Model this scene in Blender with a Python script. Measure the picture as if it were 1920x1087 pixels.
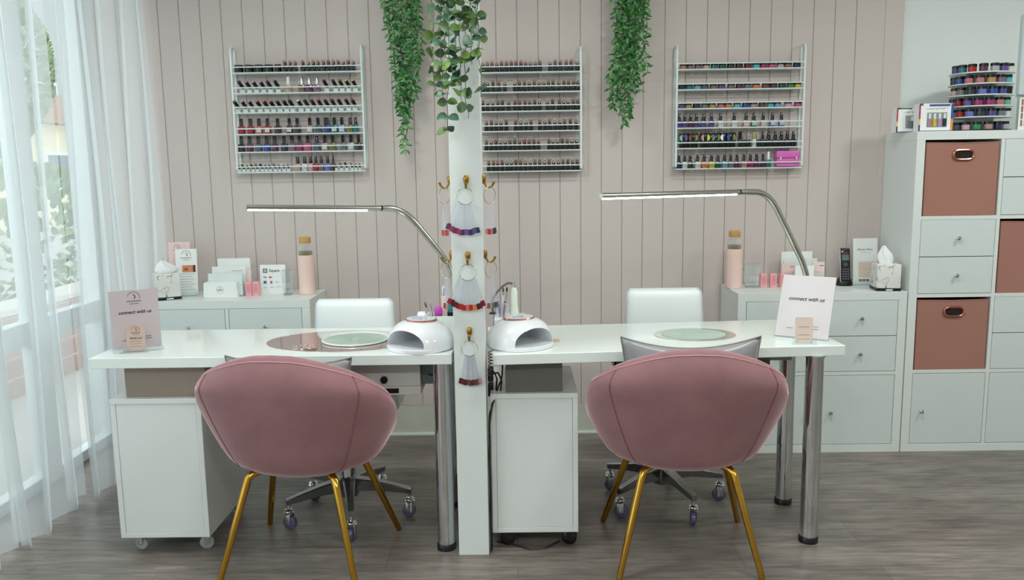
import bpy, bmesh, math, random
from mathutils import Vector, Matrix
random.seed(7)
for o in list(bpy.data.objects): bpy.data.objects.remove(o)
SC = bpy.context.scene
COL = SC.collection
PI = math.pi
# ------------------------------------------------------------------ camera
CAM_F, YAW, PITCH, ROLL, CAM_H = 1568.65, -.00972293, .14597868, -.01493174, 1.34495
cd = bpy.data.cameras.new('camera'); cam = bpy.data.objects.new('camera', cd); COL.objects.link(cam)
cd.sensor_fit = 'HORIZONTAL'; cd.sensor_width = 36.0; cd.lens = 36.0 * CAM_F / 1920.0
cd.clip_start = .05; cd.clip_end = 200
F = Vector((math.sin(YAW)*math.cos(PITCH), math.cos(YAW)*math.cos(PITCH), -math.sin(PITCH)))
Rv = Vector((math.cos(YAW), -math.sin(YAW), 0)); Uv = Rv.cross(F)
R2 = Rv*math.cos(ROLL) + Uv*math.sin(ROLL); U2 = Uv*math.cos(ROLL) - Rv*math.sin(ROLL)
mw = Matrix((R2, U2, -F)).transposed().to_4x4(); mw.translation = (0, 0, CAM_H)
cam.matrix_world = mw
SC.camera = cam
# ------------------------------------------------------------------ world, exposure
SC.view_settings.view_transform = 'Standard'; SC.view_settings.look = 'None'
SC.view_settings.gamma = 1.0; SC.view_settings.use_curve_mapping = False
SC.view_settings.exposure = 0.0
wd = bpy.data.worlds.new('daylight'); SC.world = wd; wd.use_nodes = True
bg = wd.node_tree.nodes['Background']
bg.inputs[0].default_value = (0.90, 0.96, 1.0, 1); bg.inputs[1].default_value = 2.6
# ------------------------------------------------------------------ ceiling area lights
CEIL = 2.62
LIGHTS = [(-0.75, 2.34), (0.95, 2.34), (-0.75, -.9), (0.95, -.9), (2.8, .2), (2.6, 2.6)]
for i, (x, y) in enumerate(LIGHTS):
    ld = bpy.data.lights.new('ceiling_panel_light', 'AREA'); ld.shape = 'SQUARE'; ld.size = .42
    ld.energy = (19, 19, 33, 33, 15, 19)[i]; ld.color = (0.985, 1.0, 0.965)
    lo = bpy.data.objects.new('ceiling_panel_light', ld); COL.objects.link(lo)
    lo.location = (x, y, CEIL - .035)
# ------------------------------------------------------------------ materials
def srgb(c):
    return tuple(((v/255)/12.92 if v/255 <= .04045 else ((v/255+.055)/1.055)**2.4) for v in c)
MATS = {}
def mat(name, rgb, rough=.5, metal=0., spec=.5, var=.05, scale=30., bump=0., coat=0., emit=None, es=0., sheen=0., trans=0.):
    if name in MATS: return MATS[name]
    m = bpy.data.materials.new(name); m.use_nodes = True; nt = m.node_tree; N = nt.nodes; L = nt.links
    b = N['Principled BSDF']; c = srgb(rgb)
    tc = N.new('ShaderNodeTexCoord'); nz = N.new('ShaderNodeTexNoise'); nz.inputs['Scale'].default_value = scale
    nz.inputs['Detail'].default_value = 3
    L.new(tc.outputs['Object'], nz.inputs['Vector'])
    mx = N.new('ShaderNodeMix'); mx.data_type = 'RGBA'
    mx.inputs[6].default_value = tuple(v*(1-var) for v in c)+(1,)
    mx.inputs[7].default_value = tuple(min(1, v*(1+var)) for v in c)+(1,)
    L.new(nz.outputs['Fac'], mx.inputs[0]); L.new(mx.outputs[2], b.inputs['Base Color'])
    b.inputs['Roughness'].default_value = rough; b.inputs['Metallic'].default_value = metal
    b.inputs['Specular IOR Level'].default_value = spec
    if coat: b.inputs['Coat Weight'].default_value = coat; b.inputs['Coat Roughness'].default_value = .06
    if sheen:
        b.inputs['Sheen Weight'].default_value = sheen; b.inputs['Sheen Roughness'].default_value = .35
        b.inputs['Sheen Tint'].default_value = (1, .72, .74, 1)
    if trans: b.inputs['Transmission Weight'].default_value = trans
    if bump:
        bp = N.new('ShaderNodeBump'); bp.inputs['Strength'].default_value = bump; bp.inputs['Distance'].default_value = .002
        L.new(nz.outputs['Fac'], bp.inputs['Height']); L.new(bp.outputs['Normal'], b.inputs['Normal'])
    if emit:
        b.inputs['Emission Color'].default_value = srgb(emit)+(1,); b.inputs['Emission Strength'].default_value = es
    MATS[name] = m; return m
def clear_mat(name, rgb, alpha=.25, rough=.05):
    if name in MATS: return MATS[name]
    m = bpy.data.materials.new(name); m.use_nodes = True; nt = m.node_tree; N = nt.nodes; L = nt.links
    N.remove(N['Principled BSDF']); out = N['Material Output']
    tr = N.new('ShaderNodeBsdfTransparent'); tr.inputs[0].default_value = srgb(rgb)+(1,)
    gl = N.new('ShaderNodeBsdfPrincipled'); gl.inputs['Base Color'].default_value = srgb(rgb)+(1,)
    gl.inputs['Roughness'].default_value = rough
    fr = N.new('ShaderNodeLayerWeight'); fr.inputs[0].default_value = .35
    ma = N.new('ShaderNodeMath'); ma.operation = 'MULTIPLY_ADD'; ma.inputs[1].default_value = .26; ma.inputs[2].default_value = alpha
    mx = N.new('ShaderNodeMixShader')
    L.new(fr.outputs['Facing'], ma.inputs[0]); L.new(ma.outputs[0], mx.inputs[0])
    L.new(tr.outputs[0], mx.inputs[1]); L.new(gl.outputs[0], mx.inputs[2]); L.new(mx.outputs[0], out.inputs[0])
    MATS[name] = m; return m
WHITE = mat('white_lacquer', (226, 230, 228), .28, var=.015, coat=.3)
WOODW = mat('white_foil_board', (222, 228, 225), .38, var=.015)
WALLW = mat('white_wall_paint', (222, 228, 226), .6, var=.02, bump=.05, scale=80)
PLAST = mat('white_plastic', (236, 238, 242), .14, var=.01, coat=.5)
LEATH = mat('white_leatherette', (236, 242, 242), .38, var=.02, bump=.08, scale=200)
POWDER = mat('white_powder_coat', (222, 234, 232), .3, var=.02)
BLACK = mat('black_plastic', (16, 16, 20), .32, var=.1)
DGREY = mat('charcoal_laminate', (100, 100, 92), .5, var=.06)
TAUPE = mat('taupe_laminate', (150, 136, 124), .5, var=.04)
CHROME = mat('chrome', (215, 217, 220), .08, 1., var=.01)
NICKEL = mat('brushed_nickel', (196, 194, 184), .2, 1., var=.03)
ALU = mat('polished_aluminium', (150, 154, 154), .25, 1., var=.03)
GOLD = mat('brushed_gold', (205, 158, 66), .2, 1., var=.05)
AGOLD = mat('antique_brass', (172, 132, 62), .3, 1., var=.15)
RGOLD = mat('rose_gold', (206, 140, 122), .22, 1., var=.04)
PINKP = mat('blush_card', (232, 205, 200), .55, var=.02)
BLUSH = mat('blush_silicone', (238, 208, 198), .5, var=.02)
PAPER = mat('white_card', (236, 240, 238), .55, var=.02)
INK = mat('black_ink', (28, 26, 30), .6, var=.05)
GINK = mat('grey_ink', (120, 116, 118), .6, var=.05)
BAMBOO = mat('bamboo', (206, 158, 92), .5, var=.12, scale=60)
PURW = mat('smoky_purple_urethane', (88, 82, 112), .2, var=.06)
CLEAR = clear_mat('clear_acrylic', (248, 251, 251), .06)
GLASS = clear_mat('clear_glass', (250, 253, 253), .03)
TIPC = clear_mat('clear_tip_plastic', (250, 251, 253), .05, .2)
# colour names used for polish, jars and swatches
PAL = {'black': (20, 20, 24), 'charcoal': (52, 54, 60), 'grey': (128, 128, 134), 'pale grey': (190, 192, 200), 'white': (232, 238, 236),
 'cream': (236, 226, 202), 'beige': (216, 190, 168), 'tan': (196, 156, 124), 'taupe': (150, 130, 120), 'bronze': (150, 116, 90),
 'copper': (206, 140, 116), 'rose': (210, 124, 128), 'dusty rose': (196, 150, 156), 'light pink': (232, 178, 196), 'hot pink': (222, 84, 138),
 'magenta': (176, 44, 116), 'plum': (104, 48, 84), 'mauve': (146, 106, 134), 'lilac': (200, 160, 214), 'violet': (112, 84, 160),
 'indigo': (84, 80, 150), 'dark purple': (58, 30, 72), 'periwinkle': (116, 126, 206), 'navy': (40, 46, 86), 'slate': (92, 104, 124),
 'blue': (44, 84, 168), 'sky blue': (122, 178, 214), 'teal': (36, 128, 136), 'cyan': (92, 196, 210), 'mint': (112, 198, 168),
 'dark green': (28, 92, 66), 'moss green': (96, 136, 70), 'green': (48, 150, 84), 'lime': (196, 216, 66), 'olive': (132, 132, 62),
 'yellow': (226, 206, 62), 'gold': (196, 156, 84), 'peach': (238, 178, 150), 'coral': (232, 118, 96), 'orange': (236, 140, 84),
 'red': (190, 40, 40), 'crimson': (176, 32, 52), 'dark red': (124, 24, 34), 'maroon': (84, 26, 36), 'brown': (120, 74, 58)}
def polish(n): return mat('polish_'+n.replace(' ', '_'), tuple(v*.88 for v in PAL[n]), .16, var=.04, coat=.4)
def neonm(n): return mat('matt_'+n.replace(' ', '_'), PAL[n], .5, var=.06, scale=200)
# ------------------------------------------------------------------ helpers
WM = {}
def setp(o, label, cat, group=None):
    o['label'] = label; o['category'] = cat
    if group: o['group'] = group
def thing(name, label, cat, loc=(0, 0, 0), rz=0., group=None):
    o = bpy.data.objects.new(name, None); COL.objects.link(o); o.empty_display_size = .05
    o.location = loc; o.rotation_euler = (0, 0, rz); setp(o, label, cat, group)
    WM[o] = Matrix.Translation(loc) @ Matrix.Rotation(rz, 4, 'Z'); return o
def finish(name, me, m, parent=None, local=False, smooth=False):
    if m is not None:
        for q in (m if isinstance(m, (list, tuple)) else [m]): me.materials.append(q)
    if smooth:
        for p in me.polygons: p.use_smooth = True
        try: me.set_sharp_from_angle(angle=math.radians(smooth if smooth > 1 else 40))
        except Exception: pass
    o = bpy.data.objects.new(name, me); COL.objects.link(o)
    if parent is not None:
        M = WM[parent]
        if not local: me.transform(M.inverted())
        o.parent = parent; WM[o] = M
    else:
        if me.vertices:
            xs = [v.co for v in me.vertices]
            c = Vector(((min(v.x for v in xs)+max(v.x for v in xs))/2, (min(v.y for v in xs)+max(v.y for v in xs))/2, min(v.z for v in xs)))
            me.transform(Matrix.Translation(-c)); o.location = c
            WM[o] = Matrix.Translation(c)
        else: WM[o] = Matrix.Identity(4)
    return o
def obj(name, bm, m, parent=None, local=False, smooth=False):
    bmesh.ops.recalc_face_normals(bm, faces=bm.faces[:])
    me = bpy.data.meshes.new(name); bm.to_mesh(me); bm.free()
    return finish(name, me, m, parent, local, smooth)
def BM(): return bmesh.new()
def box(bm, x0, x1, y0, y1, z0, z1, bev=0., seg=2, M=None):
    r = bmesh.ops.create_cube(bm, size=1.)
    vs = r['verts']
    S = Matrix.Diagonal((abs(x1-x0), abs(y1-y0), abs(z1-z0), 1))
    bmesh.ops.transform(bm, matrix=Matrix.Translation(((x0+x1)/2, (y0+y1)/2, (z0+z1)/2)) @ S, verts=vs)
    if M is not None: bmesh.ops.transform(bm, matrix=M, verts=vs)
    if bev > 0:
        es = list({e for v in vs for e in v.link_edges})
        bmesh.ops.bevel(bm, geom=es, offset=bev, segments=seg, profile=.5, affect='EDGES')
    return bm
def frame_for(d):
    d = Vector(d).normalized(); a = Vector((0, 0, 1)) if abs(d.z) < .9 else Vector((1, 0, 0))
    u = d.cross(a).normalized(); v = d.cross(u).normalized(); return u, v
def tube(bm, pts, r, seg=8, cap=True, closed=False):
    pts = [Vector(p) for p in pts]; n = len(pts); rr = r if isinstance(r, (list, tuple)) else [r]*n
    rings = []; pu = None
    for i, p in enumerate(pts):
        if closed: d = pts[(i+1) % n]-pts[i-1]
        else: d = pts[min(i+1, n-1)]-pts[max(i-1, 0)]
        d.normalize()
        if pu is None: u, v = frame_for(d)
        else:
            u = (pu - d*pu.dot(d)); u.normalize(); v = d.cross(u)
        pu = u
        rings.append([bm.verts.new(p+(u*math.cos(2*PI*k/seg)+v*math.sin(2*PI*k/seg))*rr[i]) for k in range(seg)])
    m = n if closed else n-1
    for i in range(m):
        a, b = rings[i], rings[(i+1) % n]
        for k in range(seg): bm.faces.new((a[k], a[(k+1) % seg], b[(k+1) % seg], b[k]))
    if cap and not closed: bm.faces.new(rings[0][::-1]); bm.faces.new(rings[-1])
    return bm
def lathe(bm, prof, c=(0, 0, 0), seg=20, M=None, sx=1., sy=1.):
    c = Vector(c); rings = []
    for r, z in prof:
        if r < 1e-6: v = [bm.verts.new((c.x, c.y, c.z+z))]
        else: v = [bm.verts.new((c.x+r*sx*math.cos(2*PI*k/seg), c.y+r*sy*math.sin(2*PI*k/seg), c.z+z)) for k in range(seg)]
        rings.append(v)
    for a, b in zip(rings, rings[1:]):
        for k in range(seg):
            k2 = (k+1) % seg
            if len(a) == 1 and len(b) == 1: continue
            if len(a) == 1: bm.faces.new((a[0], b[k], b[k2]))
            elif len(b) == 1: bm.faces.new((a[k], a[k2], b[0]))
            else: bm.faces.new((a[k], a[k2], b[k2], b[k]))
    if len(rings[0]) > 1: bm.faces.new(rings[0][::-1])
    if len(rings[-1]) > 1: bm.faces.new(rings[-1])
    if M is not None: bmesh.ops.transform(bm, matrix=M, verts=[v for r in rings for v in r])
    return bm
def cyl(bm, p0, p1, r0, r1=None, seg=16): return tube(bm, [p0, p1], [r0, r0 if r1 is None else r1], seg)
def ring(bm, c, R, r, axis='y', seg=28, s2=6, a0=0., a1=2*PI):
    c = Vector(c); full = abs(a1-a0-2*PI) < 1e-4; n = seg
    pts = []
    for i in range(n if full else n+1):
        a = a0+(a1-a0)*i/n
        d = {'y': (math.cos(a), 0, math.sin(a)), 'z': (math.cos(a), math.sin(a), 0), 'x': (0, math.cos(a), math.sin(a))}[axis]
        pts.append(c+Vector(d)*R)
    return tube(bm, pts, r, s2, closed=full)
def prism(bm, outline, axis, t0, t1):
    def P(a, b, t): return {'x': (t, a, b), 'y': (a, t, b), 'z': (a, b, t)}[axis]
    A = [bm.verts.new(P(a, b, t0)) for a, b in outline]; B = [bm.verts.new(P(a, b, t1)) for a, b in outline]
    bm.faces.new(A); bm.faces.new(B[::-1]); n = len(A)
    for i in range(n): bm.faces.new((A[i], B[i], B[(i+1) % n], A[(i+1) % n]))
    return bm
def boxo(name, b, m, parent=None, bev=.0015, seg=2, smooth=False):
    return obj(name, box(BM(), *b, bev=bev, seg=seg), m, parent, smooth=smooth)
def text(name, body, size, M, m, parent, shear=0., bold=0., ax='CENTER', ext=.0002):
    """lettering standing in the local XY plane of matrix M (world)"""
    cu = bpy.data.curves.new(name, 'FONT'); cu.body = body; cu.size = size; cu.shear = shear; cu.offset = bold
    cu.align_x = ax; cu.align_y = 'CENTER'; cu.extrude = ext; cu.resolution_u = 3
    t = bpy.data.objects.new(name+'_src', cu); COL.objects.link(t)
    dg = bpy.context.evaluated_depsgraph_get(); me = bpy.data.meshes.new_from_object(t.evaluated_get(dg))
    bpy.data.objects.remove(t); bpy.data.curves.remove(cu)
    me.materials.clear(); me.transform(M)
    return finish(name, me, m, parent)
def plane_M(o, right, up):
    r = Vector(right).normalized(); u = Vector(up).normalized(); n = r.cross(u)
    M = Matrix((r, u, n)).transposed().to_4x4(); M.translation = o; return M
def struct(o): o['kind'] = 'structure'; return o
def strokes(name, lines, r, M, m, parent):
    """thin raised pen strokes: lists of (x, y) in the plane of M"""
    bm = BM()
    for L in lines: tube(bm, [M @ Vector((x, y, 0)) for x, y in L], r, 4)
    return obj(name, bm, m, parent)
def scrawl(x0, x1, y, h, n, seed=1):
    rnd = random.Random(seed); L = []; N = n*6
    for i in range(N+1):
        t = i/N; a = t*n*2*PI
        L.append((x0+(x1-x0)*t+h*.25*math.sin(a), y+h*.5*math.cos(a)*(0.45+.55*rnd.random() if i % 6 < 3 else .6)))
    return L
def logo(M, w, m, parent, name='logo'):
    """round line logo with a curled lash, a flowing name and a small underline"""
    R = w*.42; L = []
    L.append([(R*math.cos(a), R*.75+R*math.sin(a)) for a in [(-.1+1.2*i/14)*PI for i in range(13)]])
    L.append(scrawl(-w*.5, w*.5, w*.02, w*.13, 8, 3))
    L.append([(-w*.3, -w*.16), (w*.32, -w*.15)])
    L.append([(w*.02, w*.22), (w*.1, w*.36), (w*.06, w*.5), (-w*.05, w*.5)])
    L.append([(w*.04, w*.2), (w*.14, w*.32), (w*.1, w*.46), (-w*.02, w*.55)])
    o = strokes(name, L, w*.014, M, m, parent); return o
ORD = ['', 'first', 'second', 'third', 'fourth', 'fifth', 'sixth', 'seventh', 'eighth', 'ninth', 'tenth', 'eleventh', 'twelfth', 'thirteenth',
 'fourteenth', 'fifteenth', 'sixteenth', 'seventeenth', 'eighteenth', 'nineteenth', 'twentieth', 'twenty-first', 'twenty-second', 'twenty-third',
 'twenty-fourth', 'twenty-fifth', 'twenty-sixth']
# ------------------------------------------------------------------ room shell
WY = 4.11          # face of the panelled wall
def floor_mat():
    m = bpy.data.materials.new('grey_oak_vinyl_plank'); m.use_nodes = True; nt = m.node_tree; N = nt.nodes; L = nt.links
    b = N['Principled BSDF']; tc = N.new('ShaderNodeTexCoord')
    br = N.new('ShaderNodeTexBrick'); br.offset = .37; br.inputs['Scale'].default_value = 1.
    br.inputs['Brick Width'].default_value = 1.22; br.inputs['Row Height'].default_value = .18
    br.inputs['Mortar Size'].default_value = .0012; br.inputs['Mortar Smooth'].default_value = .1
    br.inputs['Color1'].default_value = srgb((136, 127, 119))+(1,); br.inputs['Color2'].default_value = srgb((122, 113, 106))+(1,)
    br.inputs['Mortar'].default_value = srgb((98, 90, 84))+(1,)
    L.new(tc.outputs['Object'], br.inputs['Vector'])
    def grain(sx, sy, det, lo, hi, a, c):
        mp = N.new('ShaderNodeMapping'); mp.inputs['Scale'].default_value = (sx, sy, 1)
        L.new(tc.outputs['Object'], mp.inputs['Vector'])
        nz = N.new('ShaderNodeTexNoise'); nz.inputs['Scale'].default_value = 1.; nz.inputs['Detail'].default_value = det; nz.inputs['Roughness'].default_value = .65
        L.new(mp.outputs[0], nz.inputs['Vector'])
        rp = N.new('ShaderNodeValToRGB'); rp.color_ramp.elements[0].position = lo; rp.color_ramp.elements[1].position = hi
        rp.color_ramp.elements[0].color = (a, a, a, 1); rp.color_ramp.elements[1].color = (c, c, c, 1)
        L.new(nz.outputs['Fac'], rp.inputs[0]); return nz, rp
    n1, r1 = grain(5.5, 48, 9, .28, .72, .50, 1.34)
    n2, r2 = grain(2.2, 7, 7, .34, .68, .64, 1.2)
    cur = br.outputs['Color']
    for r in (r1, r2):
        mx = N.new('ShaderNodeMix'); mx.data_type = 'RGBA'; mx.blend_type = 'MULTIPLY'; mx.inputs[0].default_value = 1.
        L.new(cur, mx.inputs[6]); L.new(r.outputs[0], mx.inputs[7]); cur = mx.outputs[2]
    L.new(cur, b.inputs['Base Color']); b.inputs['Roughness'].default_value = .36
    bp = N.new('ShaderNodeBump'); bp.inputs['Strength'].default_value = .12; bp.inputs['Distance'].default_value = .002
    L.new(n1.outputs['Fac'], bp.inputs['Height']); L.new(bp.outputs[0], b.inputs['Normal']); return m
def tile_mat(name, rgb, rgb2, sc):
    m = mat(name, rgb, .6, var=.08, scale=sc, bump=.1); return m
struct(boxo('floor', (-2.2, 4.6, -3.2, 4.2, -.06, 0), floor_mat(), bev=0))
struct(boxo('ceiling', (-2.2, 4.6, -3.2, 4.2, CEIL, CEIL+.08), WALLW, bev=0))
PINKW = mat('blush_wall_paint', (203, 192, 187), .5, var=.012, scale=3)
# panelled wall: real V grooves every 100 mm
bm = BM(); pts = []; x = -2.05; g0 = -.0990+.0
xs = sorted([g0+.10034*k for k in range(-20, 20)]); xs = [q for q in xs if -2.04 < q < 1.70]
prof = [(-2.05, WY)]
for q in xs: prof += [(q-.0022, WY), (q-.0004, WY+.005), (q+.0004, WY+.005), (q+.0022, WY)]
prof += [(1.742, WY)]
A = [bm.verts.new((px, py, .158)) for px, py in prof]; B = [bm.verts.new((px, py, CEIL)) for px, py in prof]
for i in range(len(A)-1): bm.faces.new((A[i], A[i+1], B[i+1], B[i]))
a0 = bm.verts.new((-2.05, WY+.0125, .158)); a1 = bm.verts.new((1.742, WY+.0125, .158)); b0 = bm.verts.new((-2.05, WY+.0125, CEIL)); b1 = bm.verts.new((1.742, WY+.0125, CEIL))
bm.faces.new((a0, b0, b1, a1)); bm.faces.new((A[-1], a1, b1, B[-1])); bm.faces.new((A[0], B[0], b0, a0)); bm.faces.new([a0, a1]+A[::-1]); bm.faces.new([b1, b0]+B)
struct(obj('wall_back', bm, PINKW))
struct(boxo('trim_1', (1.742, 1.829, WY-.004, WY+.0125, .158, CEIL), PINKW, bev=.002))
struct(boxo('wall_back_white', (-2.2, 4.6, WY+.0125, WY+.1, 0, CEIL), WALLW, bev=0)).name = 'wall_right_back'
struct(boxo('baseboard_back', (-2.05, 1.75, WY+.001, WY+.0125, .0, .157), mat('grey_green_plaster', (196, 198, 184), .7, var=.09, scale=14, bump=.15), bev=0))
struct(boxo('trim_2', (-2.05, 1.75, WY-.008, WY+.001, 0, .012), WOODW, bev=.001))
struct(boxo('wall_right', (4.5, 4.6, -3.2, WY+.1, 0, CEIL), WALLW, bev=0))
struct(boxo('wall_front', (-2.2, 4.6, -3.2, -3.1, 0, CEIL), WALLW, bev=0))
# window wall on the left: three glazed shopfront bays
LX = -2.05; FR = mat('white_window_frame', (232, 238, 240), .4, var=.02)
struct(boxo('wall_left', (LX-.1, LX, -3.1, -.35, 0, CEIL), WALLW, bev=0))
struct(boxo('trim_3', (LX-.1, LX, -.35, WY+.0125, 2.45, CEIL), WALLW, bev=0))
bays = [(-.35, 1.15), (1.15, 2.62), (2.62, 3.53), (3.53, 4.11)]
for i, (y0, y1) in enumerate(bays):
    w = struct(thing('window_%d' % (i+1), 'x', 'window', (LX-.04, (y0+y1)/2, 0)))
    del w['label']; del w['category']
    bm = BM(); d0, d1 = LX-.075, LX-.015
    box(bm, d0, d1, y0, y0+.06, 0, 2.45, .003); box(bm, d0, d1, y1-.06, y1, 0, 2.45, .003)
    box(bm, d0, d1, y0+.06, y1-.06, 0, .05, .003); box(bm, d0, d1, y0+.06, y1-.06, 2.39, 2.45, .003)
    box(bm, d0, d1, y0+.06, y1-.06, .63, .73, .003)
    obj('window_frame', bm, FR, w)
    for z0, z1 in ((.05, .63), (.73, 2.39)):
        boxo('window_pane', (LX-.05, LX-.044, y0+.06, y1-.06, z0, z1), clear_mat('window_glass', (250, 253, 253), .02, .02), w, bev=0)
# ------------------------------------------------------------------ outside the windows
boxo('street_paving', (-30, LX-.1, -20, 30, -.12, -.02), mat('pale_paving', (188, 186, 180), .8, var=.08, scale=4), bev=0)
setp(bpy.data.objects['street_paving'], 'pale paved ground outside the shop windows', 'paving')
t = thing('office_building', 'tall pale grey building far behind the cream building outside', 'building', (-22, 34, -.02))
boxo('wall', (-26, -20, 4, 90, -.02, 12), mat('pale_grey_render', (150, 152, 150), .8), t, bev=0)
for k in range(8):
    f = boxo('window', (-20.02, -19.95, 16+6*k, 19+6*k, 3.2, 5.2), FR, t, bev=.01); boxo('pane', (-19.96, -19.93, 16.1+6*k, 18.9+6*k, 3.3, 5.1), mat('dark_glass', (70, 84, 92), .1), f, bev=0)
t = thing('neighbouring_building', 'cream building with brown roof across the paving outside the window', 'building', (-14, 13, -.02))
boxo('wall', (-16, -12, 5, 26, -.02, 2.6), mat('cream_render', (236, 226, 190), .8), t, bev=0)
obj('roof', prism(BM(), [(-16.4, 2.6), (-11.6, 2.6), (-11.9, 2.85), (-14, 3.7), (-16.1, 2.85)], 'y', 4.6, 26.4), mat('brown_roof', (150, 118, 100), .8), t)
for k in range(5):
    f = boxo('window', (-12.02, -11.97, 7+3.6*k, 8.4+3.6*k, .9, 1.9), FR, t, bev=.01)
    boxo('pane', (-11.98, -11.96, 7.08+3.6*k, 8.32+3.6*k, .98, 1.82), mat('dark_glass', (70, 84, 92), .1), f, bev=0)
def leafmesh(bm, p, d, n, L, W, cup=.15, seg=4):
    d = Vector(d).normalized(); n = (Vector(n)-d*Vector(n).dot(d)).normalized(); s = d.cross(n); P = Vector(p)
    lf = []; rt = []; md = []
    for i in range(seg+1):
        t = i/seg; w = W*math.sin(PI*min(1, t*.93+.07))**.75 if t < 1 else 0
        c = P+d*L*t+n*(cup*L*(t*(1-t))-.10*L*t*t)
        md.append(bm.verts.new(c))
        if 0 < i < seg: lf.append(bm.verts.new(c+s*w/2+n*w*.12)); rt.append(bm.verts.new(c-s*w/2+n*w*.12))
    for side in (lf, rt):
        bm.faces.new((md[0], md[1], side[0])); bm.faces.new((md[seg-1], md[seg], side[-1]))
        for i in range(len(side)-1): bm.faces.new((md[i+1], md[i+2], side[i+1], side[i]))
def leaf_mat(name, a, b, rough=.45, tr=.25):
    m = bpy.data.materials.new(name); m.use_nodes = True; nt = m.node_tree; N = nt.nodes; L = nt.links
    p = N['Principled BSDF']; ge = N.new('ShaderNodeNewGeometry'); rp = N.new('ShaderNodeValToRGB')
    rp.color_ramp.elements[0].color = srgb(a)+(1,); rp.color_ramp.elements[1].color = srgb(b)+(1,)
    L.new(ge.outputs['Random Per Island'], rp.inputs[0]); L.new(rp.outputs[0], p.inputs['Base Color'])
    p.inputs['Roughness'].default_value = rough
    return m
HEDGE = leaf_mat('hedge_leaf', (92, 122, 78), (150, 172, 112))
def shrub(name, label, c, r, n, s):
    t = thing(name, label, 'shrub', (c[0], c[1], -.02)); bm = BM(); rnd = random.Random(int(c[1]*10))
    for _ in range(n):
        v = Vector((rnd.gauss(0, 1), rnd.gauss(0, 1), rnd.gauss(0, 1))).normalized()
        q = Vector((c[0]+v.x*r[0], c[1]+v.y*r[1], c[2]+v.z*r[2]))
        leafmesh(bm, q, (v+Vector((rnd.random()-.5, rnd.random()-.5, rnd.random()))), v, s, s*.5)
    obj('foliage', bm, HEDGE, t)
    obj('trunk', cyl(BM(), (c[0], c[1], -.02), (c[0], c[1], c[2]), .06, .03, 8), mat('bark', (96, 78, 62), .8), t)
shrub('garden_shrub', 'rounded green shrub on the paving outside the window', (-5.1, 8.5, .75), (.7, 1.5, .6), 900, .16)
shrub('street_tree', 'tall green tree outside beyond the paving, at the left edge', (-8.6, 12.6, 3.0), (1.5, 1.5, 1.5), 6000, .13)
t = thing('brick_planter_wall', 'low brown brick wall outside, seen through the lower panes', 'wall', (-3.2, 5.2, -.02))
bk = bpy.data.materials.new('brown_brick'); bk.use_nodes = True
_b = bk.node_tree.nodes.new('ShaderNodeTexBrick'); _b.inputs['Scale'].default_value = 4
_b.inputs['Color1'].default_value = srgb((150, 108, 92))+(1,); _b.inputs['Color2'].default_value = srgb((170, 128, 108))+(1,); _b.inputs['Mortar'].default_value = srgb((176, 166, 156))+(1,)
_tc = bk.node_tree.nodes.new('ShaderNodeTexCoord'); _mp = bk.node_tree.nodes.new('ShaderNodeMapping'); _mp.inputs['Rotation'].default_value = (PI/2, 0, PI/2)
bk.node_tree.links.new(_tc.outputs['Object'], _mp.inputs[0]); bk.node_tree.links.new(_mp.outputs[0], _b.inputs[0])
bk.node_tree.links.new(_b.outputs[0], bk.node_tree.nodes['Principled BSDF'].inputs[0])
boxo('wall_body', (-3.3, -3.1, 2.4, 8.4, -.019, .5), bk, t, bev=0)
boxo('coping', (-3.33, -3.07, 2.38, 8.42, .5, .54), mat('pale_coping', (200, 194, 184), .8), t, bev=.005)
# ------------------------------------------------------------------ ceiling fixtures (the lamps that light the room)
for i, (x, y) in enumerate(LIGHTS):
    t = thing('ceiling_light', '%s square white ceiling light panel' % ('left front,right front,left rear,right rear,far right rear,far right front'.split(',')[i]), 'ceiling light', (x, y, CEIL-.03), 0, 'ceiling light panels')
    bm = BM(); s = .235
    for a in ((x-s, x+s, y-s, y-s+.02), (x-s, x+s, y+s-.02, y+s), (x-s, x-s+.02, y-s+.02, y+s-.02), (x+s-.02, x+s, y-s+.02, y+s-.02)): box(bm, *a, CEIL-.03, CEIL, .002)
    obj('frame', bm, WHITE, t)
    boxo('diffuser', (x-s+.02, x+s-.02, y-s+.02, y+s-.02, CEIL-.022, CEIL-.012), mat('lit_diffuser', (240, 250, 246), .6, emit=(236, 255, 246), es=3.), t, bev=0)
# ------------------------------------------------------------------ sheer curtains
def sheer():
    m = bpy.data.materials.new('sheer_white_voile'); m.use_nodes = True; nt = m.node_tree; N = nt.nodes; L = nt.links
    N.remove(N['Principled BSDF']); out = N['Material Output']
    tr = N.new('ShaderNodeBsdfTransparent'); df = N.new('ShaderNodeBsdfDiffuse'); tl = N.new('ShaderNodeBsdfTranslucent')
    df.inputs[0].default_value = srgb((236, 242, 244))+(1,); tl.inputs[0].default_value = srgb((240, 246, 248))+(1,)
    m1 = N.new('ShaderNodeMixShader'); m1.inputs[0].default_value = .62
    m2 = N.new('ShaderNodeMixShader'); lw = N.new('ShaderNodeLayerWeight'); lw.inputs[0].default_value = .42
    ma = N.new('ShaderNodeMath'); ma.operation = 'MULTIPLY_ADD'; ma.inputs[1].default_value = .28; ma.inputs[2].default_value = .50; ma.use_clamp = True
    L.new(lw.outputs['Facing'], ma.inputs[0]); L.new(ma.outputs[0], m2.inputs[0])
    L.new(df.outputs[0], m1.inputs[1]); L.new(tl.outputs[0], m1.inputs[2])
    L.new(tr.outputs[0], m2.inputs[1]); L.new(m1.outputs[0], m2.inputs[2]); L.new(m2.outputs[0], out.inputs[0]); return m
SHEER = sheer()
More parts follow.
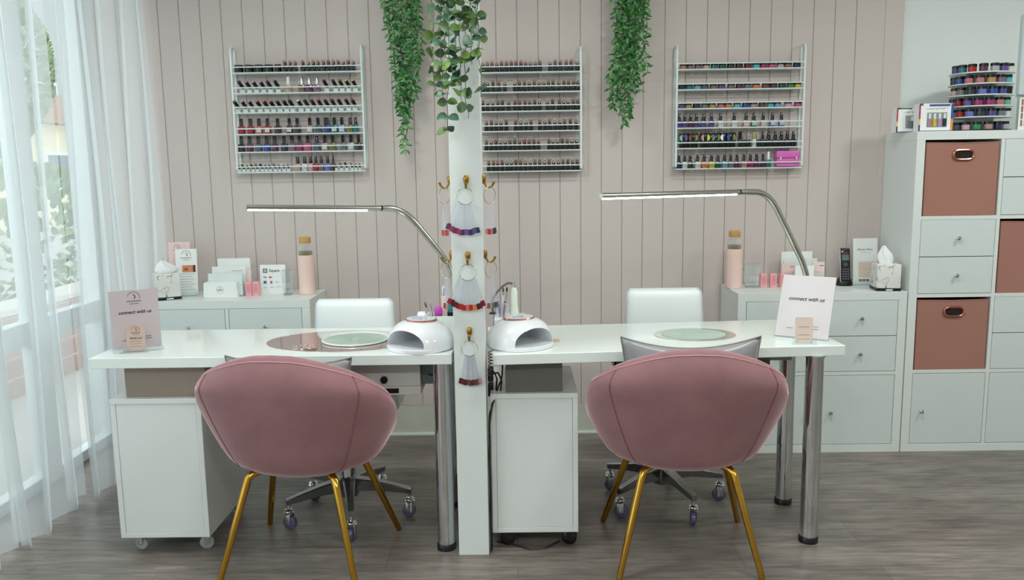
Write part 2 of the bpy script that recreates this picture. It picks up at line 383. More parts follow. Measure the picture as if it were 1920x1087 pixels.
def curtain(name, label, y0, y1, x, amp, nf, hem, seed, lean=0., flare=.0):
    rnd = random.Random(seed); bm = BM(); nu, nv = int(nf*14), 26; ph = [rnd.random()*.7 for _ in range(int(nf)+2)]; am = [.55+.6*rnd.random() for _ in range(int(nf)+2)]
    G = []
    for j in range(nv+1):
        v = j/nv; z = hem+(2.44-hem)*v; row = []
        for i in range(nu+1):
            u = i/nu; k = u*nf; w = am[int(k)]*(1-(k % 1))+am[int(k)+1]*(k % 1)
            fl = 1+flare*(1-v)
            xx = x+amp*w*fl*math.sin(2*PI*k+ph[int(k)]*.0)+.012*math.sin(9*u+5*v+seed)
            yy = y0+(y1-y0)*u+lean*(v)+.022*math.sin(4*PI*k+1)+.02*math.sin(3*v+k*2+seed)*(1-v)
            zz = z+(.012*math.sin(7*u+seed) if j == 0 else 0)
            row.append(bm.verts.new((xx, yy, zz)))
        G.append(row)
    for j in range(nv):
        for i in range(nu): bm.faces.new((G[j][i], G[j][i+1], G[j+1][i+1], G[j+1][i]))
    t = thing(name, label, 'curtain', (x, (y0+y1)/2, hem)); obj('cloth', bm, SHEER, t, smooth=180)
    bm = BM(); tube(bm, [v+Vector((0, 0, .002)) for v in [Vector(p) for p in [(x+amp*am[min(int(q/20*nf), int(nf))]*math.sin(2*PI*q/20*nf)*(1+flare)+.012*math.sin(9*q/20+seed), y0+(y1-y0)*q/20, hem+.006) for q in range(21)]]], .0001, 4)
    bm.free(); return t
curtain('sheer_curtain', 'sheer white curtain panel nearest the camera at the left edge', 1.55, 2.79, -1.80, .055, 6, .012, 1, flare=.25)
curtain('sheer_curtain', 'sheer white curtain panel hanging in the middle of the window', 2.79, 3.29, -1.815, .036, 3, .012, 2, flare=.3)
curtain('sheer_curtain', 'sheer white curtain panel meeting the pink wall', 3.235, 4.075, -1.757, .022, 5, .03, 3, flare=.1)
t = thing('curtain_track', 'white ceiling track that carries the sheer curtains', 'curtain track', (-1.78, 2.8, 2.44))
boxo('rail', (-1.80, -1.76, 1.5, 4.10, 2.44, 2.465), WHITE, t, bev=.002)
obj('bracket', box(box(BM(), -1.79, -1.77, 2.0, 2.03, 2.465, CEIL, 0), -1.79, -1.77, 3.6, 3.63, 2.465, CEIL, 0), WHITE, t)
# ------------------------------------------------------------------ pillar
t = thing('pillar', 'narrow white painted timber pillar between the two nail desks', 'pillar', (-.173, 2.82, 0))
boxo('post', (-.226, -.121, 2.767, 2.868, 0, CEIL), WALLW, t, bev=.002)
# ------------------------------------------------------------------ cube shelving units
KY = 3.777; KB = 4.106; INNER = mat('pale_grey_drawer_front', (212, 221, 219), .35, var=.015)
def knob(x, z, parent, y=KY):
    bm = BM(); lathe(bm, [(0, 0), (.004, 0), (.004, .010), (.009, .014), (.0095, .020), (.006, .024), (0, .0245)], seg=16, M=Matrix.Translation((x, y, z)) @ Matrix.Rotation(PI/2, 4, 'X'))
    return obj('knob', bm, CHROME, parent, smooth=True)
OW = .3365; PT = .016; OT = .038
def cube_unit(name, label, x0, cols, rows, H, fills, cat='shelving unit'):
    W = 2*OT+cols*OW+(cols-1)*PT; oh = (H-2*OT-(rows-1)*PT)/rows
    t = thing(name, label, cat, (x0+W/2, (KY+KB)/2, 0))
    bm = BM(); y0, y1 = KY, KB-.002
    box(bm, x0, x0+W, y0, y1, H-OT, H, .0012); box(bm, x0, x0+W, y0, y1, 0, OT, .0012)
    box(bm, x0, x0+OT, y0, y1, OT, H-OT, .0012); box(bm, x0+W-OT, x0+W, y0, y1, OT, H-OT, .0012)
    for c in range(1, cols): xx = x0+OT+c*OW+(c-1)*PT; box(bm, xx, xx+PT, y0+.001, y1, OT, H-OT, .0006)
    for r in range(1, rows): zz = OT+r*oh+(r-1)*PT; box(bm, x0+OT, x0+W-OT, y0+.0015, y1, zz, zz+PT, .0006)
    box(bm, x0+OT, x0+W-OT, y1-.006, y1, OT, H-OT, 0)
    obj('frame', bm, WOODW, t)
    for (c, r), k in fills.items():
        xa = x0+OT+c*(OW+PT); za = OT+r*(oh+PT); xb = xa+OW; zb = za+oh; cx = (xa+xb)/2; g = .0022
        if k == 'drawers':
            for q in range(2):
                z0 = za+g+q*(oh/2); z1 = z0+oh/2-g-.001
                d = boxo('drawer', (xa+g, xb-g, KY+.001, KB-.05, z0, z1), INNER, t, bev=.001); knob(cx, (z0+z1)/2, d, KY+.001)
        elif k.startswith('door'):
            d = boxo('door', (xa+g, xb-g, KY+.001, KY+.019, za+g, zb-g), INNER, t, bev=.001)
            knob(xa+.045 if k == 'doorl' else xb-.045, (za+zb)/2-.01, d, KY+.001)
        elif k == 'bin':
            b = thing('storage_bin', BINL[(c, r)], 'storage bin', (cx, (KY+KB)/2, za), 0, 'salmon pink fabric storage bins')
            ym = KY+.004; bm = BM(); T_ = .003; w = OW/2-.008; hh = oh-.012; Nn = 8
            # front wall as a slightly sagging fabric sheet, plus sides, back, base
            G = [[bm.verts.new((cx-w+2*w*i/Nn, ym+.004*math.sin(PI*i/Nn)*math.sin(PI*j/Nn)-.0, za+.001+hh*j/Nn-(.003*math.sin(PI*i/Nn) if j == Nn else 0))) for i in range(Nn+1)] for j in range(Nn+1)]
            for j in range(Nn):
                for i in range(Nn): bm.faces.new((G[j][i], G[j][i+1], G[j+1][i+1], G[j+1][i]))
            box(bm, cx-w, cx-w+T_, ym+.003, KB-.04, za+.001, za+hh, 0); box(bm, cx+w-T_, cx+w, ym+.003, KB-.04, za+.001, za+hh, 0)
            box(bm, cx-w, cx+w, KB-.04, KB-.037, za+.001, za+hh, 0); box(bm, cx-w, cx+w, ym+.006, KB-.04, za+.0005, za+.0035, 0)
            obj('fabric_body', bm, PINKF, b, smooth=30)
            bm = BM(); tube(bm, [(cx-w, ym, za+hh-.001), (cx, ym+.0, za+hh-.004), (cx+w, ym, za+hh-.001)], .0022, 6); obj('top_hem', bm, PINKF2, b)
            zc = za+hh-.055; bm = BM(); rx, rz = .044, .021
            def oval(ax, az, n=28): return [(cx+.004+math.copysign(abs(math.cos(a))**.55, math.cos(a))*ax, math.copysign(abs(math.sin(a))**.75, math.sin(a))*az+zc) for a in [2*PI*i/n for i in range(n)]]
            tube(bm, [(p, ym-.001, q) for p, q in oval(rx, rz)], .0055, 8, closed=True)
            e = obj('handle_eyelet', bm, RGOLD, b, smooth=True)
            obj('handle_opening_shade', prism(BM(), oval(rx-.003, rz-.003), 'y', ym-.0015, ym+.002), mat('bin_inside_shade', (30, 20, 18), .9), b)  # solid dark plate painted as the shade inside the bin, no real hole
    return t
PINKF = mat('salmon_fabric', (164, 117, 103), .85, var=.05, scale=120, bump=.3); PINKF2 = mat('salmon_hem', (178, 130, 116), .85)
BINL = {(0, 3): 'salmon fabric storage bin in the top cube of the tall white unit', (0, 1): 'salmon fabric storage bin in the third cube down, above a white door',
        (1, 2): 'salmon fabric storage bin half visible at the right edge of the photo'}
cube_unit('cube_shelving_unit', 'tall white cube unit with drawers, doors and pink bins at the right', 1.768, 2, 4, 1.474,
  {(0, 3): 'bin', (0, 2): 'drawers', (0, 1): 'bin', (0, 0): 'doorl', (1, 3): 'drawers', (1, 2): 'bin', (1, 1): 'drawers', (1, 0): 'doorr'})
OW = .3385
cube_unit('low_cabinet', 'low white cabinet holding the phone and glass mug, right of the desks', .994, 2, 2, .758, {(0, 1): 'drawers', (1, 1): 'drawers', (0, 0): 'doorr', (1, 0): 'doorl'}, 'cabinet')
cube_unit('low_cabinet', 'low white cabinet behind the left desk beside the curtain', -1.734, 2, 2, .758, {(0, 1): 'drawers', (1, 1): 'drawers', (0, 0): 'doorr', (1, 0): 'doorl'}, 'cabinet')
CT = .758
# ------------------------------------------------------------------ nail desks
TZ = .72; TB = .684
def leg(t, x, y, r=.031, z1=TB):
    o = obj('leg', lathe(BM(), [(0, .022), (r, .022), (r, z1-.006), (r+.004, z1-.006), (r+.004, z1), (0, z1)], (x, y, 0), 32), CHROME, t, smooth=True)
    obj('foot_cap', lathe(BM(), [(0, 0), (r+.003, 0), (r+.003, .02), (r, .024), (0, .024)], (x, y, 0), 24), BLACK, o, smooth=True)
TABM = mat('white_gloss_top', (232, 240, 236), .22, var=.01, coat=.6)
tl = thing('nail_desk', 'white nail desk left of the pillar with dark oval mat on top', 'desk', (-.85, 3.03, 0))
boxo('tabletop', (-1.474, -.236, 2.775, 3.275, TB, TZ), TABM, tl, bev=.002)
leg(tl, -.275, 2.828); leg(tl, -.275, 3.215)
RA = math.atan2(.079, 1.211)
tr_ = thing('nail_desk', 'white nail desk right of the pillar with two chrome legs at its end', 'desk', (.5, 3.04, 0), RA)
def local_tab(px, py):
    return tuple(WM[tr_].inverted() @ Vector((px, py, 0)))
o = obj('tabletop', box(BM(), -.615, .605, -.245, .255, TB, TZ, .002), TABM, tr_, local=True)
for q in ((1.023, 2.853), (1.041, 3.20)):
    leg(tr_, q[0], q[1])
boxo('apron', (.905, .985, 2.98, 3.0, .635, TB), mat('grey_board', (150, 152, 148), .5), tr_)  # plain grey board beside the extractor housing
# pedestal cabinets and risers
def pedestal(label, x0, x1, y0, y1, z0, z1, casters, dark):
    t = thing('desk_pedestal', label, 'cabinet', ((x0+x1)/2, (y0+y1)/2, 0), 0, None)
    bm = BM(); T_ = .018
    box(bm, x0, x1, y0, y1, z1-T_, z1, .001); box(bm, x0, x0+T_, y0+.001, y1, z0, z1-T_, .001); box(bm, x1-T_, x1, y0+.001, y1, z0, z1-T_, .001)
    box(bm, x0+T_, x1-T_, y0+.001, y1, z0, z0+T_, .001); box(bm, x0+T_, x1-T_, y1-.008, y1, z0+T_, z1-T_, 0)
    obj('carcass', bm, WHITE, t)
    boxo('back_panel', (x0+T_+.001, x1-T_-.001, y0+.003, y0+.012, z0+T_+.001, z1-T_-.001), WHITE, t, bev=.0005)
    for cx in (x0+.045, x1-.035):
        for cy in (y0+.045, y1-.045):
            c = obj('caster', lathe(BM(), [(0, 0), (.016, 0), (.018, .004), (.018, .01), (0, .01)], (cx, cy, z0-.010), 16), NICKEL if not dark else BLACK, t)
            r = .0245 if not dark else .0265
            bm = BM()
            Mw = Matrix.Translation((cx+.006, cy, 0)) @ Matrix.Rotation(1.25+.5*(cx*7 % 1), 4, 'Z'); hw = .016 if dark else .010
            box(bm, -hw-.003, -hw, -.012, .008, r, z0-.008, .001, M=Mw); box(bm, hw, hw+.003, -.012, .008, r, z0-.008, .001, M=Mw)
            tube(bm, [Mw @ Vector((-hw-.005, 0, r)), Mw @ Vector((hw+.005, 0, r))], .005, 10)
            obj('caster_fork', bm, NICKEL if not dark else BLACK, c)
            bm = BM(); lathe(bm, [(0, -hw+.002), (r*.8, -hw+.002), (r, -hw+.006), (r, hw-.006), (r*.8, hw-.002), (0, hw-.002)], seg=26, M=Mw @ Matrix.Translation((0, 0, r)) @ Matrix.Rotation(PI/2, 4, 'Y'))
            obj('caster_wheel', bm, mat('clear_white_wheel', (200, 204, 206), .15, trans=.5) if not dark else BLACK, c, smooth=True)
    return t
pedestal('white desk pedestal on clear casters under the left end of the left desk', -1.428, -1.112, 2.80, 3.21, .062, .569, 1, False)
pedestal('white desk pedestal on black casters beside the pillar', -.108, .195, 2.81, 3.215, .062, .569, 1, True)
obj('desk_riser', box(BM(), -1.382, -1.10, 2.83, 3.18, .569, TB, .001), TAUPE); setp(bpy.data.objects['desk_riser'], 'taupe riser box between the left pedestal and the left desktop', 'riser box')
o = obj('desk_riser', box(BM(), -.055, .143, 2.83, 3.18, .569, TB-.001, .001), DGREY); setp(o, 'dark grey riser box on the pedestal beside the pillar', 'riser box')
# dust extractors below the tops
t = thing('dust_extractor', 'pale grey dust extractor box with black dial under the left desk', 'dust extractor', (-.51, 2.98, .549))
boxo('housing', (-.668, -.357, 2.88, 3.16, .583, TB), mat('grey_white_panel', (206, 208, 204), .45, var=.02), t, bev=.002)
boxo('lower_housing', (-.60, -.357, 2.885, 3.15, .549, .5825), mat('warm_white_panel', (222, 218, 210), .5, var=.02), t, bev=.002)
obj('dial', lathe(BM(), [(0, 0), (.0135, 0), (.0125, .010), (.004, .011), (0, .011)], seg=24, M=Matrix.Translation((-.485, 2.88, .607)) @ Matrix.Rotation(PI/2, 4, 'X')), BLACK, t, smooth=True)
boxo('socket_plate', (-.50, -.435, 2.881, 2.886, .557, .574), BLACK, t, bev=.001)
bm = BM(); prism(bm, [(2.90, TB-.001), (3.15, TB-.001), (3.12, .60), (3.02, .555), (2.92, .58)], 'x', -.355, -.312); obj('filter_bag', bm, clear_mat('grey_filter_bag', (150, 166, 164), .45, .4), t)
bm = BM(); tube(bm, [(-.33, 2.9, .62), (-.31, 2.89, .617), (-.305, 2.88, .64), (-.308, 2.88, .68)], .003, 6); obj('cable', bm, BLACK, t)
t = thing('dust_extractor', 'dark grey dust extractor box under the right desk, behind its pink chair', 'dust extractor', (.62, 3.05, .6))
boxo('housing', (.345, .90, 2.96, 3.2, .60, TB), DGREY, t, bev=.002)
boxo('end_plate', (.338, .345, 2.97, 3.19, .62, TB), BLACK, t, bev=.001)
bm = BM(); tube(bm, [(1.0, 3.1, .68), (1.01, 3.0, .665), (1.03, 2.93, .655), (1.05, 2.9, .66), (1.07, 2.86, .684)], .0045, 6)
o = obj('desk_cable', bm, BLACK); setp(o, 'black cable looping between the chrome legs under the right desk', 'cable')
# surface plates
def disc(bm, c, rx, ry, z0, z1, seg=56): return lathe(bm, [(0, 0), (1, 0), (1, z1-z0), (0, z1-z0)], (c[0], c[1], z0), seg, None, rx, ry)
t = thing('extractor_fan_plate', 'round mesh extractor plate on the dark oval mat of the left desk', 'extractor plate', (-.615, 3.01, TZ))
GREYM = mat('pale_mint_plate', (184, 200, 188), .4, var=.05)
obj('plate', disc(BM(), (-.61, 3.025), .120, .118, TZ+.003, TZ+.006), GREYM, t, smooth=30)
bm = BM(); ring(bm, (-.61, 3.025, TZ+.0062), .12, .0035, 'z', 48); obj('rim', bm, WHITE, t, smooth=True)
bm = BM()
for r in [.02+.012*k for k in range(8)]: ring(bm, (-.61, 3.025, TZ+.0065), r, .0008, 'z', 40, 4)
for a in range(16): bm2 = tube(bm, [(-.61+.016*math.cos(a*PI/8), 3.025+.016*math.sin(a*PI/8), TZ+.0065), (-.61+.116*math.cos(a*PI/8), 3.025+.116*math.sin(a*PI/8), TZ+.0065)], .0008, 4)
obj('mesh_grille', bm, mat('pale_mesh', (166, 180, 168), .5), t)
MIR = mat('smoky_mirror_acrylic', (206, 190, 188), .03, .9, var=.01)
t = thing('oval_mat', 'large glossy dark oval mat lying on the left desktop', 'mat', (-.66, 3.02, TZ))
obj('sheet', disc(BM(), (-.655, 3.02), .278, .190, TZ+.0002, TZ+.002, 96), MIR, t, smooth=30)
bm = BM()
for a in range(9):
    an = a*2*PI/9; c = (-.775, 2.905)
    for r, s in ((.022, .008), (.036, .006)): leafmesh(bm, (c[0]+r*math.cos(an), c[1]+r*math.sin(an), TZ+.0024), (math.cos(an), math.sin(an), 0), (0, 0, 1), s*2.2, s)
obj('floral_print', bm, mat('pale_gold_print', (226, 214, 196), .4), t)
t = thing('extractor_fan_plate', 'round mesh extractor plate set in the right desktop', 'extractor plate', (.645, 3.05, TZ))
obj('plate', disc(BM(), (.645, 3.05), .150, .118, TZ+.0003, TZ+.002, 64), mat('smoky_plate_edge', (196, 196, 190), .08, .7), t, smooth=30)
obj('inner_plate', disc(BM(), (.64, 3.05), .118, .094, TZ+.002, TZ+.0035), GREYM, t, smooth=30)
bm = BM()
for k in range(8): tube(bm, [(.64+.118*(k+1)/8.5*math.cos(a*PI/18), 3.05+.094*(k+1)/8.5*math.sin(a*PI/18), TZ+.0038) for a in range(36)], .0007, 4, closed=True)
obj('mesh_grille', bm, mat('pale_mesh', (166, 180, 168), .5), t)
# ------------------------------------------------------------------ pink velvet tub chairs
def velvet():
    m = mat('dusty_pink_velvet', (148, 106, 110), .8, var=.34, scale=7., sheen=1.)
    nt = m.node_tree; N = nt.nodes; L = nt.links
    nz = [n for n in N if n.type == 'TEX_NOISE'][0]; nz.inputs['Detail'].default_value = 5; nz.inputs['Roughness'].default_value = .6
    return m
VEL = velvet(); PIPE = mat('pink_piping', (196, 146, 150), .6, sheen=.6)
def rimh(a):
    a = abs(a)
    k = [(0, .760), (.2, .757), (.4, .742), (.66, .714), (.8, .695), (1.06, .650), (1.27, .612), (1.43, .585), (1.7, .540), (1.87, .505), (2.2, .478), (2.7, .465), (PI, .452)]
    for (a0, z0), (a1, z1) in zip(k, k[1:]):
        if a <= a1: t = (a-a0)/(a1-a0); return z0+(z1-z0)*t
    return k[-1][1]
def shellp(a, v, off=0.):
    zt = rimh(a); zb = .352; z = zb+(zt-zb)*v
    h = max(0, min(1, (z-.352)/.30))
    s = .585+.415*(h**.70)-.05*max(0, (z-.62)/.13)**2-.085*(1-min(1, (zt-z)/.085))**2.2
    s *= (1-.12*(1-min(1, (z-zb)/.035))**2)
    ax = .388*s-off; ay = (.285 if abs(a) < PI/2 else .27)*(.66+.34*h**.8)*(1-.10*(1-min(1, (z-zb)/.035))**2)*(1-.07*(1-min(1, (zt-z)/.085))**2.2)-off
    ca, sa = math.cos(a), math.sin(a)
    x = math.copysign(abs(sa)**.92, sa)*ax; y = -math.copysign(abs(ca)**.92, ca)*ay
    return Vector((x, y+.0, z))
def make_chair(label, loc, rz):
    t = thing('tub_chair', label, 'chair', loc, rz, None)
    NA, NV = 72, 16; bm = BM()
    outer = [[bm.verts.new(shellp(-PI+2*PI*i/NA, j/NV)) for i in range(NA)] for j in range(NV+1)]
    T_ = .042
    top = []
    for q in range(1, 4):
        th = PI*q/4; row = []
        for i in range(NA):
            a = -PI+2*PI*i/NA; p = shellp(a, 1.); d = Vector((p.x, p.y, 0)); d = d/max(d.length, 1e-5)
            row.append(bm.verts.new(p-d*(T_/2)*(1-math.cos(th))+Vector((0, 0, .016*math.sin(th)))))
        top.append(row)
    inner = []
    for j in range(9):
        row = []
        for i in range(NA):
            a = -PI+2*PI*i/NA; zt = rimh(a); z = zt-(zt-.43)*j/8
            v = (z-.352)/(zt-.352); p = shellp(a, v); d = Vector((p.x, p.y, 0)); L_ = d.length; d = d/max(L_, 1e-5)
            row.append(bm.verts.new(p-d*(T_+.01*j/8)))
        inner.append(row)
    rows = outer+top+inner
    for A_, B_ in zip(rows, rows[1:]):
        for i in range(NA): bm.faces.new((A_[i], A_[(i+1) % NA], B_[(i+1) % NA], B_[i]))
    bm.faces.new(inner[-1]); 
    # rounded underside
    c0 = [bm.verts.new(Vector((v.co.x*.9, v.co.y*.9, .344))) for v in outer[0]]
    for i in range(NA): bm.faces.new((outer[0][(i+1) % NA], outer[0][i], c0[i], c0[(i+1) % NA]))
    bm.faces.new(c0[::-1])
    sh = obj('shell', bm, VEL, t, local=True, smooth=180)
    bm = BM(); ro = []
    for zz, k in ((.431, .95), (.445, 1.), (.468, 1.), (.485, .95), (.492, .80)):
        ro.append([bm.verts.new(((p := shellp(-PI+2*PI*i/48, .3)).x*.76*k, p.y*.74*k+.01, zz)) for i in range(48)])
    for A_, B_ in zip(ro, ro[1:]):
        for i in range(48): bm.faces.new((A_[i], A_[(i+1) % 48], B_[(i+1) % 48], B_[i]))
    bm.faces.new(ro[0]); bm.faces.new(ro[-1][::-1]); obj('seat_cushion', bm, VEL, t, local=True, smooth=180)
    for a in (-.74, .74):
        bm = BM(); tube(bm, [shellp(a, v/14)+Vector((math.sin(a), -math.cos(a), 0))*.0006 for v in range(15)], .0016, 5)
        obj('seam', bm, mat('deep_seam_pink', (128, 84, 90), .8), t, local=True)  # seam lines in a deeper pink than the shell
    bm = BM(); tube(bm, [shellp(-PI+2*PI*i/NA, 1.)+Vector((0, 0, .0)) for i in range(NA)], .0022, 6, closed=True); obj('piping', bm, PIPE, t, local=True, smooth=True)
    for sx in (-1, 1):
        for (ty, fy, tx, fx) in ((-.145, -.225, .150, .232), (.10, .228, .165, .254)):
            bm = BM(); r = .0125
            tube(bm, [(sx*(tx-.035), ty+.035*(1 if ty < 0 else -1), .349), (sx*(tx-.012), ty+.01*(1 if ty < 0 else -1), .345), (sx*tx, ty, .333), (sx*(tx+.006), ty+(fy-ty)*.08, .31), (sx*fx, fy, .006), (sx*fx, fy, 0)], [r*1.02]*4+[r*.82, r*.7], 14)
            obj('leg', bm, GOLD, t, local=True, smooth=True)
    return t
make_chair('dusty pink velvet tub chair with gold legs at the left desk', (-.747, 2.785, 0), -.12)
make_chair('dusty pink velvet tub chair with gold legs at the right desk', (.552, 2.80, 0), -.03)
# cushions on the chairs
def cushion(label, c, w, h, th, rz, tilt, m, droop=0.):
    t = thing('throw_cushion', label, 'cushion', c, rz, None); bm = BM(); n = 22; G = {}
    for s in (0, 1):
        for j in range(n+1):
            for i in range(n+1):
                u, v = -1+2*i/n, -1+2*j/n; e = (1-u**2)*(1-v**2)
                if s == 1 and (i in (0, n) or j in (0, n)): G[s, i, j] = G[0, i, j]; continue
                pin = 1-.07*(1-abs(v)**2)*(abs(u)**6)
                pz = 1-.10*(1-abs(u)**2)*(abs(v)**6)
                d = th/2*(max(e, 0)**.42)*(1 if s else -1)+.005*math.sin(5*u+3*v)*math.sin(4*v-2*u)*max(e, 0)**.3
                x = u*w/2*pin; z = h/2+v*h/2*pz - droop*(1-u*u)*(v+1)/2
                G[s, i, j] = bm.verts.new((x, d+math.sin(tilt)*(z), z*math.cos(tilt)))
    for s in (0, 1):
        for j in range(n):
            for i in range(n):
                f = (G[s, i, j], G[s, i+1, j], G[s, i+1, j+1], G[s, i, j+1]); bm.faces.new(f if s else f[::-1])
    obj('cover', bm, m, t, local=True, smooth=180)
    bm = BM(); E = [G_ for G_ in ()]
    pts = []
    for k in range(4*n):
        s_, q = divmod(k, n); u, v = [(-1+2*q/n, 1), (1, 1-2*q/n), (1-2*q/n, -1), (-1, -1+2*q/n)][s_]
        pin = 1-.07*(1-abs(v)**2)*(abs(u)**6); pz = 1-.10*(1-abs(u)**2)*(abs(v)**6)
        z = h/2+v*h/2*pz - droop*(1-u*u)*(v+1)/2; pts.append((u*w/2*pin, math.sin(tilt)*z, z*math.cos(tilt)))
    tube(bm, pts, .003, 6, closed=True); obj('piping', bm, m, t, local=True, smooth=True); return t
SATIN = mat('silver_satin', (136, 136, 138), .35, var=.12, scale=14, bump=.5, sheen=.3)
cushion('shiny silver grey cushion propped in the right pink chair', (.560, 2.705, .494), .46, .290, .10, -.04, .02, SATIN, .026)
cushion('shiny silver grey cushion mostly hidden in the left pink chair', (-.775, 2.705, .494), .44, .240, .09, -.12, .02, SATIN, .02)
# ------------------------------------------------------------------ white swivel chairs behind the desks
def swivel(label, c, r, a0, bx0, bx1, ztop, by):
    t = thing('swivel_chair', label, 'chair', (c[0], c[1], 0)); cx, cy = c
    obj('gas_lift', lathe(BM(), [(0, .09), (.03, .09), (.03, .10), (.026, .27), (.016, .275), (.016, .42), (0, .42)], (cx, cy, 0), 20), CHROME, t, smooth=True)
    bm = BM(); lathe(bm, [(0, .085), (.036, .085), (.042, .10), (.042, .155), (.034, .165), (0, .165)], (cx, cy, 0), 24)
    for k in range(5):
        a = math.radians(a0+72*k); d = Vector((math.cos(a), math.sin(a), 0)); n = Vector((-d.y, d.x, 0)); P0 = Vector((cx, cy, 0))
        S = [(.03, .024, .105, .158), (r*.5, .018, .108, .146), (r-.01, .013, .098, .122), (r+.008, .012, .096, .118)]
        R_ = []
        for q, w, za, zb in S:
            p = P0+d*q; R_.append([bm.verts.new(p+n*w*.75+Vector((0, 0, za))), bm.verts.new(p-n*w*.75+Vector((0, 0, za))), bm.verts.new(p-n*w+Vector((0, 0, zb-.004))), bm.verts.new(p-n*w*.8+Vector((0, 0, zb))), bm.verts.new(p+n*w*.8+Vector((0, 0, zb))), bm.verts.new(p+n*w+Vector((0, 0, zb-.004)))])
        for A_, B_ in zip(R_, R_[1:]):
            for i in range(6): bm.faces.new((A_[i], A_[(i+1) % 6], B_[(i+1) % 6], B_[i]))
        bm.faces.new(R_[0]); bm.faces.new(R_[-1][::-1])
    obj('star_base', bm, ALU, t, smooth=35)
    for k in range(5):
        a = math.radians(a0+72*k); px, py = cx+r*math.cos(a), cy+r*math.sin(a); w = math.radians(a0+40+97*k)
        bm = BM(); cyl(bm, (px, py, .074), (px, py, .10), .007, seg=10); lathe(bm, [(0, .06), (.018, .06), (.020, .066), (.015, .07), (.018, .075), (.012, .08), (0, .08)], (px, py, 0), 18)
        M_ = Matrix.Translation((px, py, 0)) @ Matrix.Rotation(w, 4, 'Z')
        box(bm, -.016, -.013, -.012, .014, .022, .064, .001, M=M_); box(bm, .013, .016, -.012, .014, .022, .064, .001, M=M_)
        c_ = obj('caster', bm, CHROME, t, smooth=30)
        bm = BM()
        lathe(bm, [(0, -.011), (.020, -.011), (.0265, -.008), (.0275, 0), (.0265, .008), (.020, .011), (0, .011)], seg=26, M=M_ @ Matrix.Translation((0, .004, .0275)) @ Matrix.Rotation(PI/2, 4, 'Y'))
        obj('caster_wheel', bm, PURW, c_, smooth=True)
    boxo('seat', (cx-.21, cx+.21, cy-.03, by-.04, .42, .50), LEATH, t, bev=.025, seg=4, smooth=180)
    # backrest: a slim padded board a little wider at the base, top corners rounded
    bm = BM(); n = 18; G = {}
    for s in (0, 1):
        for j in range(n+1):
            v = j/n; z = .50+(ztop-.50)*v; wl = (bx1-bx0)/2*(1+.10*(1-v)); xc = (bx0+bx1)/2
            for i in range(n+1):
                u = -1+2*i/n; rr = 1-.10*max(0, (v-.9)/.1)**2.5
                x = xc+wl*u*(rr if abs(u) > .8 else 1)
                edge = (1-abs(u)**8)*(1-abs(2*v-1)**10)
                y = by+(.022*max(0, edge)**.5)*(1 if s else -1)+.02*v
                if s == 1 and (i in (0, n) or j in (0, n)): G[s, i, j] = G[0, i, j]; continue
                G[s, i, j] = bm.verts.new((x, y, z))
    for s in (0, 1):
        for j in range(n):
            for i in range(n):
                f = (G[s, i, j], G[s, i+1, j], G[s, i+1, j+1], G[s, i, j+1]); bm.faces.new(f if s else f[::-1])
    obj('backrest', bm, LEATH, t, smooth=180)
    bm = BM(); box(bm, cx-.03, cx+.03, by-.12, by+.03, .405, .425, .002); box(bm, cx-.03, cx+.03, by+.01, by+.03, .41, .56, .002); obj('back_bracket', bm, CHROME, t)
    return t
swivel('white leatherette swivel chair behind the left desk', (-.68, 3.125), .24, 211, -.862, -.532, .808, 3.45)
swivel('white leatherette swivel chair behind the right desk', (.56, 3.22), .235, 218, .446, .764, .834, 3.46)
# ------------------------------------------------------------------ wire wall racks
def rack(label, x0, x1, ztop, zbot, rails, tilt=0.):
    """rails: shelf base heights"""
    t = thing('wall_rack', label, 'wall rack', ((x0+x1)/2, WY-.035, zbot)); yf, yb = WY-.062, WY-.004
    for x in (x0, x1):
        bm = BM()
        pts = [(x, yf, zbot), (x, yf, ztop-.02)]+[(x, yf+(yb-yf)/2*(1-math.cos(a)), ztop-.02+.02*math.sin(a)) for a in (.5, 1.1, PI/2, 2.1, 2.6)]+[(x, yb, ztop-.02), (x, yb, zbot)]
        tube(bm, pts, .0052, 8, closed=True); obj('side_frame', bm, POWDER, t, smooth=True)
    for z in rails:
        bm = BM(); zl = z-.003
        tube(bm, [(x0, yf-.001, zl), (x1, yf-.001, zl)], .0032, 6); tube(bm, [(x0, yf-.001, zl+.027), (x1, yf-.001, zl+.027)], .0032, 6)
        for y in (yf+.018, yf+.036, yb): tube(bm, [(x0, y, zl), (x1, y, zl)], .0022, 5)
        for x in (x0+.15, x0+.30, x1-.15): tube(bm, [(x, yf, zl), (x, yb, zl)], .002, 5)
        obj('shelf', bm, POWDER, t, smooth=True)
    for x, z in ((x0+.025, rails[0]-.035), (x1-.025, rails[0]-.035), (x0+.025, rails[-1]+.062)):
        bm = BM(); ring(bm, (x, WY-.003, z), .008, .0016, 'y', 16); obj('mounting_loop', bm, POWDER, t)
    return t
